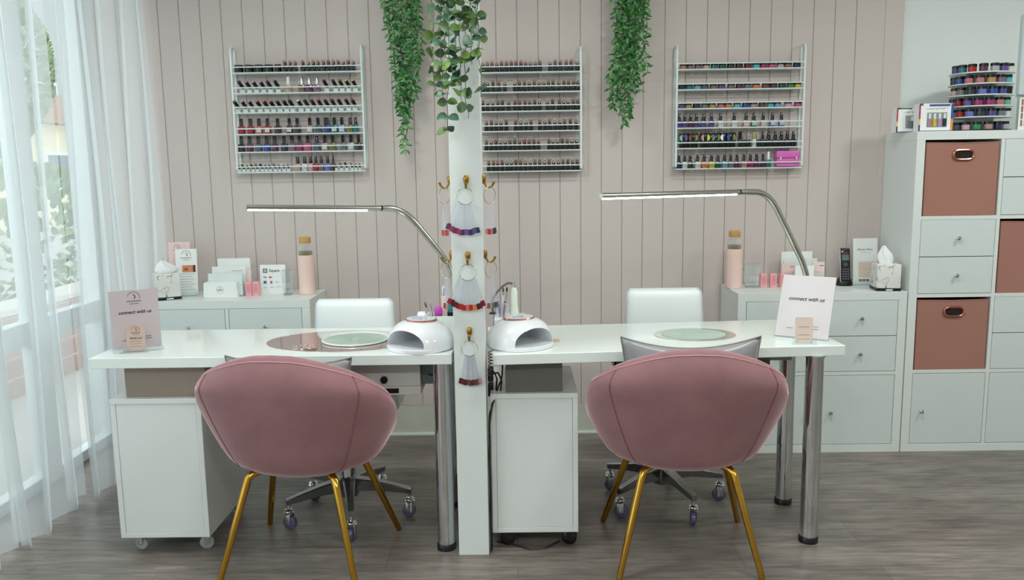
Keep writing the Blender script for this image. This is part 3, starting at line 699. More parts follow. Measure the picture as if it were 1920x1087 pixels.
RACKS = {
'left': [
  (1.805, [(-1.321, 'pot', 'black'), (-1.272, 'pot', 'black'), (-1.225, 'pot', 'black'), (-1.178, 'pot', 'black'), (-1.134, 'pot', 'black'), (-1.101, 'ring', 'bronze'), (-1.076, 'ring', 'tan'), (-1.052, 'ring', 'copper'), (-1.015, 'ring', 'bronze'), (-0.99, 'ring', 'cream'), (-0.965, 'ring', 'copper'), (-0.943, 'ring', 'tan'), (-0.917, 'ring', 'rose'), (-0.894, 'ring', 'bronze'), (-0.87, 'ring', 'tan'), (-0.847, 'ring', 'copper'), (-0.824, 'ring', 'cream'), (-0.8, 'ring', 'rose'), (-0.776, 'ring', 'cream')]),
  (1.710, [(-1.307, 'slant', 'dark purple'), (-1.273, 'slant', 'dusty rose'), (-1.24, 'slant', 'pale grey'), (-1.206, 'slant', 'light pink'), (-1.173, 'slant', 'navy'), (-1.136, 'slant', 'black'), (-1.09, 'upright', 'beige', 'white cap'), (-1.026, 'upright', 'bronze', 'silver cap'), (-0.99, 'upright', 'plum', 'silver cap'), (-0.953, 'upright', 'mauve', 'silver cap'), (-0.905, 'slant', 'maroon'), (-0.863, 'slant', 'charcoal'), (-0.832, 'slant', 'moss green'), (-0.801, 'slant', 'yellow'), (-0.769, 'slant', 'yellow')]),
  (1.620, [(-1.335, 'slant', 'grey'), (-1.298, 'slant', 'pale grey'), (-1.265, 'slant', 'lilac'), (-1.228, 'slant', 'rose'), (-1.195, 'slant', 'coral'), (-1.164, 'slant', 'tan'), (-1.133, 'slant', 'taupe'), (-1.101, 'slant', 'slate'), (-1.072, 'slant', 'black'), (-1.032, 'slant', 'white'), (-1.0, 'slant', 'black'), (-0.968, 'slant', 'dark red'), (-0.936, 'slant', 'red'), (-0.904, 'slant', 'dark red'), (-0.872, 'slant', 'maroon'), (-0.84, 'slant', 'maroon'), (-0.805, 'slant', 'dark purple'), (-0.775, 'slant', 'red')]),
  (1.519, [(-1.325, 'upright', 'red', 'square cap'), (-1.28, 'upright', 'crimson', 'square cap'), (-1.24, 'upright', 'coral', 'clear square cap'), (-1.199, 'upright', 'red', 'clear square cap'), (-1.15, 'upright', 'maroon', 'square cap'), (-1.094, 'upright', 'dark red', 'clear square cap'), (-1.056, 'upright', 'charcoal', 'square cap'), (-0.996, 'upright', 'dusty rose', 'clear square cap'), (-0.956, 'upright', 'slate', 'square cap'), (-0.915, 'upright', 'blue', 'wide cap'), (-0.878, 'upright', 'teal', 'clear square cap'), (-0.842, 'upright', 'sky blue', 'clear square cap'), (-0.803, 'upright', 'olive', 'round cap'), (-0.776, 'upright', 'teal', 'round cap')]),
  (1.435, [(-1.33, 'upright', 'dark purple', 'square cap'), (-1.29, 'upright', 'plum', 'square cap'), (-1.248, 'upright', 'slate', 'square cap'), (-1.208, 'upright', 'blue', 'square cap'), (-1.17, 'upright', 'plum', 'square cap'), (-1.124, 'upright', 'navy', 'square cap'), (-1.085, 'upright', 'mauve', 'square cap'), (-1.049, 'upright', 'magenta', 'square cap'), (-1.01, 'upright', 'hot pink', 'square cap'), (-0.967, 'upright', 'slate', 'round cap'), (-0.928, 'upright', 'dusty rose', 'clear square cap'), (-0.89, 'upright', 'olive', 'square cap'), (-0.841, 'upright', 'grey', 'square cap'), (-0.802, 'upright', 'pale grey', 'clear square cap'), (-0.765, 'upright', 'charcoal', 'square cap')]),
  (1.339, [(-1.345, 'mini', 'mint'), (-1.323, 'mini', 'moss green'), (-1.302, 'mini', 'lime'), (-1.279, 'mini', 'slate'), (-1.258, 'mini', 'grey'), (-1.235, 'mini', 'navy'), (-1.215, 'mini', 'pale grey'), (-1.195, 'mini', 'lilac'), (-1.171, 'mini', 'taupe'), (-1.151, 'mini', 'beige'), (-1.129, 'mini', 'cream'), (-1.107, 'mini', 'pale grey'), (-1.064, 'upright', 'beige', 'round cap'), (-1.03, 'upright', 'white', 'round cap'), (-1.001, 'upright', 'light pink', 'round cap'), (-0.976, 'upright', 'crimson', 'round cap'), (-0.95, 'upright', 'mauve', 'round cap'), (-0.919, 'upright', 'periwinkle', 'round cap'), (-0.893, 'upright', 'maroon', 'round cap'), (-0.876, 'mini', 'grey'), (-0.851, 'mini', 'grey'), (-0.826, 'mini', 'charcoal'), (-0.8, 'mini', 'rose'), (-0.782, 'mini', 'light pink'), (-0.762, 'mini', 'light pink')]),
],
'middle': [
  (1.788, [(-0.162, 'ring', 'cream'), (-0.141, 'ring', 'beige'), (-0.119, 'ring', 'tan'), (-0.096, 'ring', 'cream'), (-0.073, 'ring', 'copper'), (-0.05, 'ring', 'tan'), (-0.027, 'ring', 'rose'), (-0.005, 'ring', 'tan'), (0.019, 'ring', 'rose'), (0.041, 'ring', 'light pink'), (0.064, 'ring', 'cream'), (0.087, 'ring', 'cream'), (0.109, 'ring', 'tan'), (0.156, 'ring', 'white'), (0.18, 'ring', 'grey'), (0.205, 'ring', 'tan'), (0.233, 'ring', 'rose'), (0.256, 'ring', 'bronze'), (0.285, 'ring', 'white')]),
  (1.697, [(-0.164, 'ring', 'cream'), (-0.141, 'ring', 'cream'), (-0.115, 'ring', 'bronze'), (-0.088, 'ring', 'copper'), (-0.059, 'ring', 'cream'), (-0.012, 'ring', 'white'), (0.01, 'ring', 'tan'), (0.034, 'ring', 'tan'), (0.057, 'ring', 'cream'), (0.081, 'ring', 'rose'), (0.104, 'ring', 'white'), (0.126, 'ring', 'cream'), (0.148, 'ring', 'tan'), (0.17, 'ring', 'grey'), (0.197, 'ring', 'beige'), (0.222, 'ring', 'rose'), (0.244, 'ring', 'tan'), (0.267, 'ring', 'tan'), (0.288, 'ring', 'light pink')]),
  (1.608, [(-0.165, 'ring', 'rose'), (-0.142, 'ring', 'white'), (-0.118, 'ring', 'cream'), (-0.093, 'ring', 'tan'), (-0.072, 'ring', 'grey'), (-0.042, 'ring', 'beige'), (-0.012, 'ring', 'rose'), (0.01, 'ring', 'tan'), (0.036, 'ring', 'tan'), (0.058, 'ring', 'light pink'), (0.082, 'ring', 'rose'), (0.105, 'ring', 'cream'), (0.143, 'ring', 'cream'), (0.167, 'ring', 'bronze'), (0.199, 'ring', 'copper'), (0.22, 'ring', 'cream'), (0.241, 'ring', 'white'), (0.265, 'ring', 'tan'), (0.287, 'ring', 'tan')]),
  (1.515, [(-0.15, 'ring', 'light pink'), (-0.127, 'ring', 'rose'), (-0.104, 'ring', 'cream'), (-0.081, 'ring', 'cream'), (-0.055, 'ring', 'bronze'), (-0.011, 'ring', 'copper'), (0.014, 'ring', 'cream'), (0.04, 'ring', 'white'), (0.063, 'ring', 'tan'), (0.105, 'ring', 'tan'), (0.13, 'ring', 'cream'), (0.152, 'ring', 'rose'), (0.178, 'ring', 'white'), (0.201, 'ring', 'cream'), (0.224, 'ring', 'tan'), (0.251, 'ring', 'grey'), (0.279, 'ring', 'beige')]),
  (1.424, [(-0.152, 'ring', 'tan'), (-0.129, 'ring', 'cream'), (-0.106, 'ring', 'rose'), (-0.085, 'ring', 'white'), (-0.062, 'ring', 'cream'), (-0.039, 'ring', 'tan'), (-0.016, 'ring', 'grey'), (0.007, 'ring', 'beige'), (0.031, 'ring', 'rose'), (0.053, 'ring', 'tan'), (0.076, 'ring', 'tan'), (0.098, 'ring', 'light pink'), (0.148, 'ring', 'rose'), (0.167, 'ring', 'cream'), (0.189, 'ring', 'cream'), (0.212, 'ring', 'bronze'), (0.236, 'ring', 'copper'), (0.258, 'ring', 'cream'), (0.281, 'ring', 'white')]),
  (1.326, [(-0.143, 'ring', 'tan'), (-0.12, 'ring', 'tan'), (-0.1, 'ring', 'light pink'), (-0.078, 'ring', 'rose'), (-0.055, 'ring', 'cream'), (-0.034, 'ring', 'cream'), (-0.012, 'ring', 'bronze'), (0.011, 'ring', 'copper'), (0.034, 'ring', 'cream'), (0.058, 'ring', 'white'), (0.08, 'ring', 'tan'), (0.103, 'ring', 'tan'), (0.126, 'ring', 'cream'), (0.148, 'ring', 'rose'), (0.17, 'ring', 'white'), (0.193, 'ring', 'cream'), (0.215, 'ring', 'tan'), (0.238, 'ring', 'grey'), (0.261, 'ring', 'beige'), (0.283, 'ring', 'rose')]),
],
'right': [
  (1.788, [(0.785, 'jar', 'copper'), (0.818, 'jar', 'grey'), (0.856, 'jar', 'mauve'), (0.894, 'jar', 'beige'), (0.933, 'jar', 'teal'), (0.971, 'jar', 'dark green'), (1.01, 'jar', 'charcoal'), (1.049, 'jar', 'maroon'), (1.091, 'jar', 'dark red'), (1.129, 'jar', 'cyan'), (1.166, 'jar', 'magenta'), (1.204, 'jar', 'hot pink'), (1.243, 'jar', 'pale grey'), (1.28, 'jar', 'bronze'), (1.322, 'jar', 'navy')]),
  (1.695, [(0.78, 'jar', 'navy'), (0.816, 'jar', 'teal'), (0.854, 'jar', 'sky blue'), (0.89, 'jar', 'slate'), (0.93, 'jar', 'bronze'), (0.968, 'jar', 'violet'), (1.014, 'jar', 'mauve'), (1.054, 'jar', 'plum'), (1.092, 'jar', 'grey'), (1.131, 'jar', 'orange'), (1.177, 'jar', 'brown'), (1.214, 'jar', 'plum'), (1.255, 'jar', 'dark green'), (1.294, 'jar', 'green'), (1.329, 'jar', 'yellow')]),
  (1.607, [(0.781, 'jar', 'violet'), (0.813, 'jar', 'gold'), (0.852, 'jar', 'charcoal'), (0.891, 'jar', 'grey'), (0.926, 'jar', 'gold'), (0.967, 'jar', 'rose'), (1.002, 'jar', 'orange'), (1.044, 'jar', 'cyan'), (1.086, 'jar', 'blue'), (1.123, 'jar', 'dusty rose'), (1.164, 'jar', 'brown'), (1.202, 'jar', 'cyan'), (1.236, 'jar', 'sky blue'), (1.285, 'jar', 'light pink'), (1.333, 'jar', 'hot pink')]),
  (1.517, [(0.771, 'upright', 'indigo', 'slim cap'), (0.797, 'upright', 'violet', 'slim cap'), (0.825, 'upright', 'plum', 'slim cap'), (0.853, 'upright', 'indigo', 'slim cap'), (0.887, 'upright', 'violet', 'slim cap'), (0.924, 'upright', 'violet', 'slim cap'), (0.967, 'upright', 'white', 'slim cap'), (1.032, 'upright', 'white', 'slim cap'), (1.088, 'upright', 'peach', 'slim cap'), (1.126, 'upright', 'green', 'slim cap'), (1.17, 'upright', 'light pink', 'slim cap'), (1.214, 'upright', 'periwinkle', 'slim cap'), (1.257, 'upright', 'periwinkle', 'slim cap')]),
  (1.422, [(0.783, 'pack', 'mint', '-1'), (0.796, 'pack', 'violet', '1'), (0.826, 'pack', 'brown', '-1'), (0.845, 'pack', 'olive', '1'), (0.885, 'pack', 'dusty rose', '-1'), (0.902, 'pack', 'lime', '1'), (0.926, 'pack', 'grey', '1'), (0.952, 'pack', 'moss green', '1'), (0.977, 'pack', 'white', '-1'), (1.008, 'pack', 'blue', '-1'), (1.025, 'pack', 'olive', '1'), (1.061, 'upright', 'black', 'wide cap'), (1.079, 'upright', 'black', 'thin silver cap'), (1.101, 'upright', 'black', 'thin silver cap'), (1.128, 'upright', 'white', 'yellow cap'), (1.148, 'upright', 'black', 'thin silver cap'), (1.17, 'upright', 'black', 'round cap'), (1.199, 'upright', 'black', 'round cap'), (1.23, 'upright', 'black', 'round cap'), (1.259, 'upright', 'black', 'round cap'), (1.288, 'upright', 'black', 'round cap'), (1.316, 'upright', 'black', 'round cap')]),
  (1.325, [(0.772, 'upright', 'navy', 'slim cap'), (0.799, 'upright', 'white', 'slim cap'), (0.826, 'upright', 'charcoal', 'slim cap'), (0.861, 'upright', 'white', 'slim cap'), (0.893, 'upright', 'orange', 'slim cap'), (0.928, 'upright', 'yellow', 'slim cap'), (0.959, 'upright', 'dark green', 'slim cap'), (0.991, 'upright', 'sky blue', 'slim cap'), (1.02, 'upright', 'grey', 'slim cap'), (1.05, 'upright', 'plum', 'slim cap'), (1.083, 'upright', 'dusty rose', 'slim cap'), (1.114, 'upright', 'magenta', 'slim cap'), (1.144, 'upright', 'plum', 'slim cap'), (1.175, 'upright', 'plum', 'slim cap'), (1.2, 'upright', 'teal', 'white cap')]),
],
}

rack('white wire wall rack left of the pillar, filled with mixed polish bottles', -1.349, -.733, 1.924, 1.352, [r[0] for r in RACKS['left']])
rack('white wire wall rack partly hidden behind the pillar, full of black bottles', -.302, .301, 1.900, 1.334, [r[0] for r in RACKS['middle']])
rack('white wire wall rack right of the pillar with jars and a pink box', .752, 1.352, 1.898, 1.334, [r[0] for r in RACKS['right']])
# --- prototypes (meshes are shared between copies, materials sit on the objects)
def pm(name, bm, n=1, smooth=35):
    bmesh.ops.recalc_face_normals(bm, faces=bm.faces[:]); me = bpy.data.meshes.new(name); bm.to_mesh(me); bm.free()
    for p in me.polygons: p.use_smooth = True
    me.set_sharp_from_angle(angle=math.radians(smooth)); me.materials.append(None); return me
def rb(w, d, z0, z1, b=.003, M=None): return box(BM(), -w/2, w/2, -d/2, d/2, z0, z1, b, 2, M)
TILT = Matrix.Translation((.008, .010, .010)) @ Matrix.Rotation(-.36, 4, 'Y') @ Matrix.Rotation(.80, 4, 'X')
PR = {}
PR['pot'] = [('polish_pot', pm('pot_body', lathe(BM(), [(0, 0), (.021, 0), (.0215, .003), (.0215, .02), (0, .02)], seg=24)), None),
             ('lid', pm('pot_lid', lathe(BM(), [(0, .0205), (.0222, .0205), (.0222, .034), (.020, .036), (0, .036)], seg=24)), 'blk')]
PR['ring'] = [('gel_bottle', pm('gel_body', rb(.0195, .03, 0, .029, .002)), 'blk'),
              ('cap', pm('gel_cap', lathe(BM(), [(0, .029), (.0075, .029), (.0072, .046), (.006, .0475), (0, .0475)], seg=14)), 'blk'),
              ('swatch_ring', pm('gel_ring', ring(ring(BM(), (0, -.0108, .0475), .0056, .0019, 'y', 16, 5), (0, -.0112, .0385), .0034, .0014, 'y', 12, 5)), None)]
PR['slant'] = [('slanted_bottle', pm('slant_body', box(rb(.024, .026, 0, .022, .004), -.010, .010, -.009, .009, -.004, .018, .003, M=TILT)), 'wht'),
               ('cap', pm('slant_cap', lathe(BM(), [(0, .010), (.0085, .010), (.0085, .060), (.0078, .062), (0, .062)], seg=16, M=TILT)), 'blk'),
               ('colour_dot', pm('slant_dot', lathe(BM(), [(0, .0615), (.0076, .0615), (.0076, .0632), (0, .0632)], seg=16, M=TILT)), None)]
TIL2 = Matrix.Translation((.004, .008, .004)) @ Matrix.Rotation(-.30, 4, 'Y') @ Matrix.Rotation(.75, 4, 'X')
PR['mini'] = [('slanted_bottle', pm('mini_body', rb(.020, .024, 0, .017, .004)), 'wht'),
              ('cap', pm('mini_cap', lathe(BM(), [(0, .010), (.0062, .010), (.0062, .042), (0, .042)], seg=12, M=TIL2)), 'blk'),
              ('colour_dot', pm('mini_dot', lathe(BM(), [(0, .0415), (.0068, .0415), (.0070, .044), (.0045, .0455), (0, .0455)], seg=14, M=TIL2)), None)]
BODY = pm('bottle_body', rb(.0305, .025, 0, .037, .004)); BODYT = pm('bottle_body_slim', rb(.026, .024, 0, .032, .004))
LABF = pm('bottle_label', rb(.022, .0006, .008, .028, .0002, Matrix.Translation((0, -.0128, 0))))
def capm(n, w0, w1, h, z=.037, sq=False):
    return pm(n, lathe(BM(), [(0, z-.0), (w0*1.0, z), (w0, z+.002), (w1, z+h-.001), (w1*.9, z+h), (0, z+h)], seg=4 if sq else 16, M=Matrix.Rotation(PI/4 if sq else 0, 4, 'Z')))
CAPS = {'square cap': (capm('cap_square', .0105, .0098, .036, sq=True), 'blk'), 'clear square cap': (capm('cap_square2', .0105, .0098, .036, sq=True), 'blk'),
        'wide cap': (capm('cap_wide', .0165, .0155, .036, sq=True), 'blk'), 'round cap': (capm('cap_round', .0098, .0068, .034), 'blk'),
        'slim cap': (capm('cap_slim', .0078, .0058, .034, .032), 'blk'), 'silver cap': (capm('cap_silver', .0085, .0062, .038), 'slv'),
        'white cap': (capm('cap_white', .0095, .0072, .038), 'wht'), 'yellow cap': (capm('cap_yellow', .0062, .0058, .033), 'yel'), 'thin silver cap': (capm('cap_thin', .004, .003, .032), 'slv')}
PR['jar'] = [('polish_jar', pm('jar_body', lathe(BM(), [(0, 0), (.0165, 0), (.0175, .002), (.0175, .016), (0, .016)], seg=22)), None),
             ('lid', pm('jar_lid', lathe(BM(), [(0, .0162), (.0178, .0162), (.0178, .0245), (.0165, .0255), (0, .0255)], seg=22)), 'blk')]
def halfdisc(s): return prism(BM(), [(s*.0148*math.sin(PI*i/16), .047-.0148*math.cos(PI*i/16)) for i in range(17)], 'y', -.0215, -.0205)
PKB = pm('pack_body', rb(.030, .040, 0, .070, .0015))
PKL = {1: pm('pack_disc_right', halfdisc(1)), -1: pm('pack_disc_left', halfdisc(-1))}
SLV = mat('silver_plastic', (206, 208, 212), .18, .9, var=.03); WPL = mat('milky_plastic', (222, 232, 230), .25); BPL = mat('gloss_black', (18, 18, 22), .15, coat=.3)
YEL = polish('yellow')
def resolve(k, col): return {'blk': BPL, 'wht': WPL, 'slv': SLV, 'yel': YEL}.get(k) or polish(col)
def put(mesh, name, m, parent=None, loc=None, sc=1.):
    o = bpy.data.objects.new(name, mesh); COL.objects.link(o); o.material_slots[0].link = 'OBJECT'; o.material_slots[0].material = m
    if parent: o.parent = parent
    else: o.location = loc; o.scale = (sc, 1, 1)
    return o
RN = {'left': 'left rack', 'middle': 'middle rack', 'right': 'right rack'}
SH = ['top', 'second', 'third', 'fourth', 'fifth', 'bottom']
for rk in RACKS:
    for si, (z, row) in enumerate(RACKS[rk]):
        for i, e in enumerate(row):
            x, kind, col = e[0], e[1], e[2]
            gaps = [abs(row[j][0]-x) for j in (i-1, i+1) if 0 <= j < len(row)]
            g = min(gaps)-.0008
            wid = {'pot': .0444, 'ring': .0195, 'slant': .026, 'mini': .021, 'upright': .0305, 'jar': .0356, 'pack': .030}[kind]
            if kind == 'upright' and e[3] == 'slim cap': wid = .026
            sc = min(1., g/wid) if kind in ('upright', 'jar', 'ring', 'pot', 'mini') else 1.
            yy = WY-.036
            if kind == 'pack': yy = WY-.036; sc = .72; 
            pos = '%s from left, %s shelf of %s' % (ORD[i+1], SH[si], RN[rk])
            loc = (x, yy, z)
            grp = 'bottles on the %s shelf of the %s' % (SH[si], RN[rk])
            if kind == 'upright':
                b = put(BODY if e[3] != 'slim cap' else BODYT, 'nail_polish_bottle', polish(col), None, loc, sc)
                cm, ck = CAPS[e[3]]; put(cm, 'cap', resolve(ck, col), b)
                capn = {'square cap': 'black-capped', 'clear square cap': 'white-labelled', 'wide cap': 'wide black-capped', 'round cap': 'black-capped', 'slim cap': 'black-capped', 'silver cap': 'silver-capped', 'white cap': 'white-capped', 'yellow cap': 'yellow-capped', 'thin silver cap': 'thin-capped'}[e[3]]
                if e[3] == 'clear square cap' or (si == 3 and rk == 'right' and i > 5): put(LABF, 'bottle_label', WPL, b)
                setp(b, '%s %s polish bottle, %s' % (col, capn, pos), 'polish bottle', grp)
            elif kind == 'pack':
                b = put(PKB, 'gel_pack', BPL, None, loc, 1.); s = int(e[3]); b.scale = (.88, 1, 1)
                b.location.y += .004 if s > 0 else 0
                put(PKL[s], 'colour_window', neonm(col), b)
                setp(b, 'slim black pack with %s half-disc, %s' % (col, pos), 'gel pack', grp)
            else:
                P = PR[kind]; nm, me, k = P[0]
                b = put(me, nm, resolve(k, col) if k else (BPL if kind == 'pot' else polish(col)), None, loc, sc)
                for n2, m2, k2 in P[1:]: put(m2, n2, resolve(k2, col), b)
                d = {'pot': 'flat black pot', 'ring': 'black gel bottle with %s ring' % col, 'slant': 'slanted black-capped bottle with %s dot' % col, 'mini': 'small slanted bottle with %s dot' % col, 'jar': '%s gel jar' % col}[kind]
                setp(b, '%s, %s' % (d, pos), {'pot': 'polish pot', 'jar': 'polish jar'}.get(kind, 'polish bottle'), grp)
# pink case on the right rack
t = thing('accessory_case', 'pink plastic case at the right end of the right rack bottom shelf', 'case', (1.29, WY-.033, 1.325))
HP = mat('orchid_plastic', (216, 108, 186), .3, var=.03, coat=.3)
boxo('case_body', (1.236, 1.343, WY-.056, WY-.012, 1.328, 1.367), HP, t, bev=.004)
obj('case_lid', box(BM(), 1.234, 1.345, WY-.058, WY-.010, 1.3675, 1.402, .006, 3), HP, t, smooth=30)
for x in (1.252, 1.327): boxo('latch', (x-.003, x+.003, WY-.062, WY-.057, 1.36, 1.374), WPL, t, bev=.001)
# ------------------------------------------------------------------ desk lamps
STRIP = mat('lit_led_strip', (255, 255, 255), .4, emit=(226, 255, 242), es=27.)
def bez(p0, p1, p2, n=8): return [tuple((1-q)**2*a+2*q*(1-q)*b+q*q*c for a, b, c in zip(p0, p1, p2)) for q in [i/n for i in range(n+1)]]
def arm_lamp(label, tip, joint, corner, elbow, base, clampz=TZ, r=.0095):
    t = thing('desk_lamp', label, 'lamp', (base[0], base[1], TZ)); T_, Jt = Vector(tip), Vector(joint)
    obj('lamp_head', tube(BM(), [T_, Jt], r, 14), NICKEL, t, smooth=True)
    d = (Jt-T_).normalized(); a = T_+d*.05 if (Jt-T_).length > .5 and tip[0] < 0 else T_+d*.004; b = Jt-d*(.055 if tip[0] < 0 else .02)
    side = d.cross(Vector((0, 0, 1))).normalized(); side = side if side.y < 0 else -side
    off = Vector((0, 0, -1))*.0062+side*.0020
    obj('light_strip', tube(BM(), [a+off, b+off], .0052, 10), STRIP, t, smooth=True)
    obj('collar', tube(BM(), [Jt-d*.003, Jt+d*.003], r*1.06, 14), BLACK, t)
    mid = [tuple(Vector(joint)+d*.003)]
    C, E_, B_ = Vector(corner), Vector(elbow), Vector(base)
    p_in = C-(C-Jt).normalized()*min(.07, (C-Jt).length*.7); p_out = C+(E_-C).normalized()*.08
    q_in = E_-(E_-C).normalized()*.08
    path = mid+bez(p_in, C, p_out, 8)+bez(q_in, E_, Vector((base[0], base[1], E_.z-.08)), 6)+[(base[0], base[1], clampz+.02)]
    obj('arm', tube(BM(), path, [r]+[r*1.2]*(len(path)-1), 14), NICKEL, t, smooth=True)
    bm = BM(); box(bm, base[0]-.022, base[0]+.022, base[1]-.022, base[1]+.03, clampz, clampz+.02, .003); box(bm, base[0]-.018, base[0]+.018, base[1]+.022, base[1]+.03, TB-.03, clampz+.0, .002)
    cyl(bm, (base[0], base[1], TB-.03), (base[0], base[1], TB-.002), .006); obj('clamp', bm, NICKEL, t); return t
arm_lamp('arched nickel strip lamp clamped to the left desk behind the pillar', (-.928, 2.85, 1.222), (-.505, 3.08, 1.202), (-.43, 3.12, 1.199), (-.255, 3.17, .965), (-.252, 3.19))
arm_lamp('arched nickel strip lamp clamped at the right end of the right desk', (.259, 2.65, 1.25), (.80, 3.06, 1.243), (.93, 3.14, 1.238), (1.105, 3.2, .93), (1.118, 3.215))
# ------------------------------------------------------------------ UV lamps
def uv_lamp(label, c, rz):
    t = thing('uv_nail_lamp', label, 'nail lamp', (c[0], c[1], TZ), rz)
    a, b, h = .122, .112, .094
    prof = []
    for i in range(15):
        th = PI/2*i/14; prof.append((math.cos(th)**.72, .008+h*math.sin(th)**.95))
    prof[-1] = (0, .008+h)
    prof = [(0, .002), (.97, .002), (1., .008)]+prof
    bm = lathe(BM(), prof, (0, 0, 0), 48, None, a, b); bmesh.ops.recalc_face_normals(bm, faces=bm.faces[:])
    me = bpy.data.meshes.new('dome'); bm.to_mesh(me); bm.free(); dome = bpy.data.objects.new('uv_src', me); COL.objects.link(dome)
    bm = BM(); prism(bm, [(.084*math.cos(PI*i/20), .014+.060*math.sin(PI*i/20)**.85) for i in range(21)], 'y', -.2, .06); bmesh.ops.recalc_face_normals(bm, faces=bm.faces[:])
    mc = bpy.data.meshes.new('cut'); bm.to_mesh(mc); bm.free(); cut = bpy.data.objects.new('uv_cut', mc); COL.objects.link(cut)
    md = dome.modifiers.new('b', 'BOOLEAN'); md.object = cut; md.operation = 'DIFFERENCE'; md.solver = 'EXACT'
    dg = bpy.context.evaluated_depsgraph_get(); out = bpy.data.meshes.new_from_object(dome.evaluated_get(dg))
    bpy.data.objects.remove(dome); bpy.data.objects.remove(cut); out.materials.clear()
    finish('housing', out, PLAST, t, local=True, smooth=32)
    obj('base_tray', disc(BM(), (0, -.02), .113, .098, .001, .012, 48), PLAST, t, local=True, smooth=40)
    z = .008+h
    obj('base_ring', disc(BM(), (0, -.01), .06, .06, 0, .0022, 32), mat('grey_foot', (150, 156, 160), .4), t, local=True)
    obj('top_disc', disc(BM(), (0, .004), .054, .048, z-.010, z+.001, 40), PLAST, t, local=True, smooth=40)
    bm = BM(); tube(bm, [(.056*math.cos(2*PI*i/44), .004+.050*math.sin(2*PI*i/44), z-.002) for i in range(44)], .0030, 6, closed=True); obj('accent_ring', bm, RGOLD, t, local=True, smooth=True)
    bm = BM(); tube(bm, [(-.01+.02*math.cos(2*PI*i/30), -.004+.013*math.sin(2*PI*i/30), z+.0012) for i in range(30)], .0012, 5, closed=True); obj('display', bm, mat('blue_display_ring', (120, 150, 200), .3), t, local=True)
    bm = BM()
    for k in range(5): box(bm, -.018+.009*k, -.012+.009*k, -.0745-.0005*k, -.073, .0895, .0925, 0, M=None)
    bm.free()
    for x, y, zz in ((-.085, .06, .05), (.085, .06, .05), (.112, -.02, .035)):
        pass
    bm = BM()
    for k in range(4): lathe(bm, [(0, 0), (.003, 0), (.003, .001), (0, .001)], seg=10, M=Matrix.Translation((-.045+.03*k, .0585, .035+.012*(k % 2))) @ Matrix.Rotation(PI/2, 4, 'X'))
    obj('light_diode', bm, mat('diode_grey', (70, 74, 92), .3), t, local=True)
    return t
uv_lamp('white domed nail lamp on the left desk against the pillar, opening facing left', (-.352, 2.892), -.60)
uv_lamp('white domed nail lamp on the right desk against the pillar, opening facing right', (-.003, 2.905), .66)
# ------------------------------------------------------------------ hooks and colour swatch rings on the pillar
def hook(label, c, axis):
    """axis: 'f' front face, 'l' left face, 'r' right face; c = point on the face at the foot of the backplate"""
    ang = {'f': 0, 'l': -PI/2, 'r': PI/2}[axis]
    t = thing('brass_hook', label, 'hook', c, ang, None)
    bm = BM(); tube(bm, [(0, -.003, .004), (0, -.003, .012), (0, -.003, .026), (0, -.003, .034)], [.003, .0085, .0095, .005], 12); obj('backplate', bm, AGOLD, t, local=True, smooth=True)
    bm = BM(); tube(bm, [(0, -.004, .022), (0, -.007, .006), (0, -.014, -.006), (0, -.024, -.009), (0, -.033, -.003), (0, -.039, .010)], [.0055, .0042, .0035, .0032, .0034, .0048], 10)
    obj('hook_arm', bm, AGOLD, t, local=True, smooth=True); return t
def swatches(label, c, axis, cols, spread, n, length=.112, R=.0275, skew=0., seed=1):
    """c = centre of the metal ring; sticks fan out below it"""
    ang = {'f': 0, 'l': -PI/2+.75, 'r': PI/2-.75}[axis]; rnd = random.Random(seed)
    t = thing('swatch_ring', label, 'nail colour swatches', c, ang, None)
    bm = BM(); ring(bm, (0, 0, 0), R, .0011, 'y', 40, 6); obj('metal_ring', bm, NICKEL, t, local=True, smooth=True)
    for k in range(n):
        a = spread[0]+(spread[1]-spread[0])*k/(n-1)+rnd.uniform(-.012, .012); tx = (length+R*.55)*math.sin(a); px = max(-R*.9, min(R*.9, tx*.42))
        a = math.asin((tx-px)/length); p = Vector((px, .0006*(k % 2)-.0011*(k-n/2)*.35, -math.sqrt(R*R-px*px)+.004))
        d = Vector((math.sin(a), 0, -math.cos(a))); s = Vector((d.z, 0, -d.x)); n_ = Vector((0, 1, 0)); L_ = length*rnd.uniform(.985, 1.015)
        def slab(bm, t0, t1, w0, w1, th):
            A_ = [p+d*t0+s*w0+n_*th, p+d*t0-s*w0+n_*th, p+d*t1-s*w1+n_*th, p+d*t1+s*w1+n_*th]; B_ = [q-n_*2*th for q in A_]
            a_ = [bm.verts.new(q) for q in A_]; b_ = [bm.verts.new(q) for q in B_]
            bm.faces.new(a_); bm.faces.new(b_[::-1])
            for i in range(4): bm.faces.new((a_[i], b_[i], b_[(i+1) % 4], a_[(i+1) % 4]))
            return bm
        st = obj('swatch_stick', slab(BM(), 0, L_-.018, .0028, .0045, .00035), TIPC, t, local=True)
        obj('painted_tip', slab(BM(), L_-.0185, L_, .0052, .0060, .0008), polish(cols[int(k*len(cols)/n)]), st, local=True)
    return t
PX = -.172; PFY = 2.767
def side(axis, x): return (x, PFY, 0)
for i, z in enumerate((1.287, 1.036, .780)):
    hook('%s brass hook on the front of the pillar' % ('topmost', 'middle', 'lowest')[i], (PX, PFY, z), 'f')
swatches('purple and plum nail swatch fan on the top front hook', (PX-.003, PFY-.023, 1.2525), 'f', ['plum', 'magenta', 'plum', 'magenta', 'dark purple', 'violet', 'dark purple', 'indigo', 'navy'], (-.56, .36), 17, .104, seed=2)
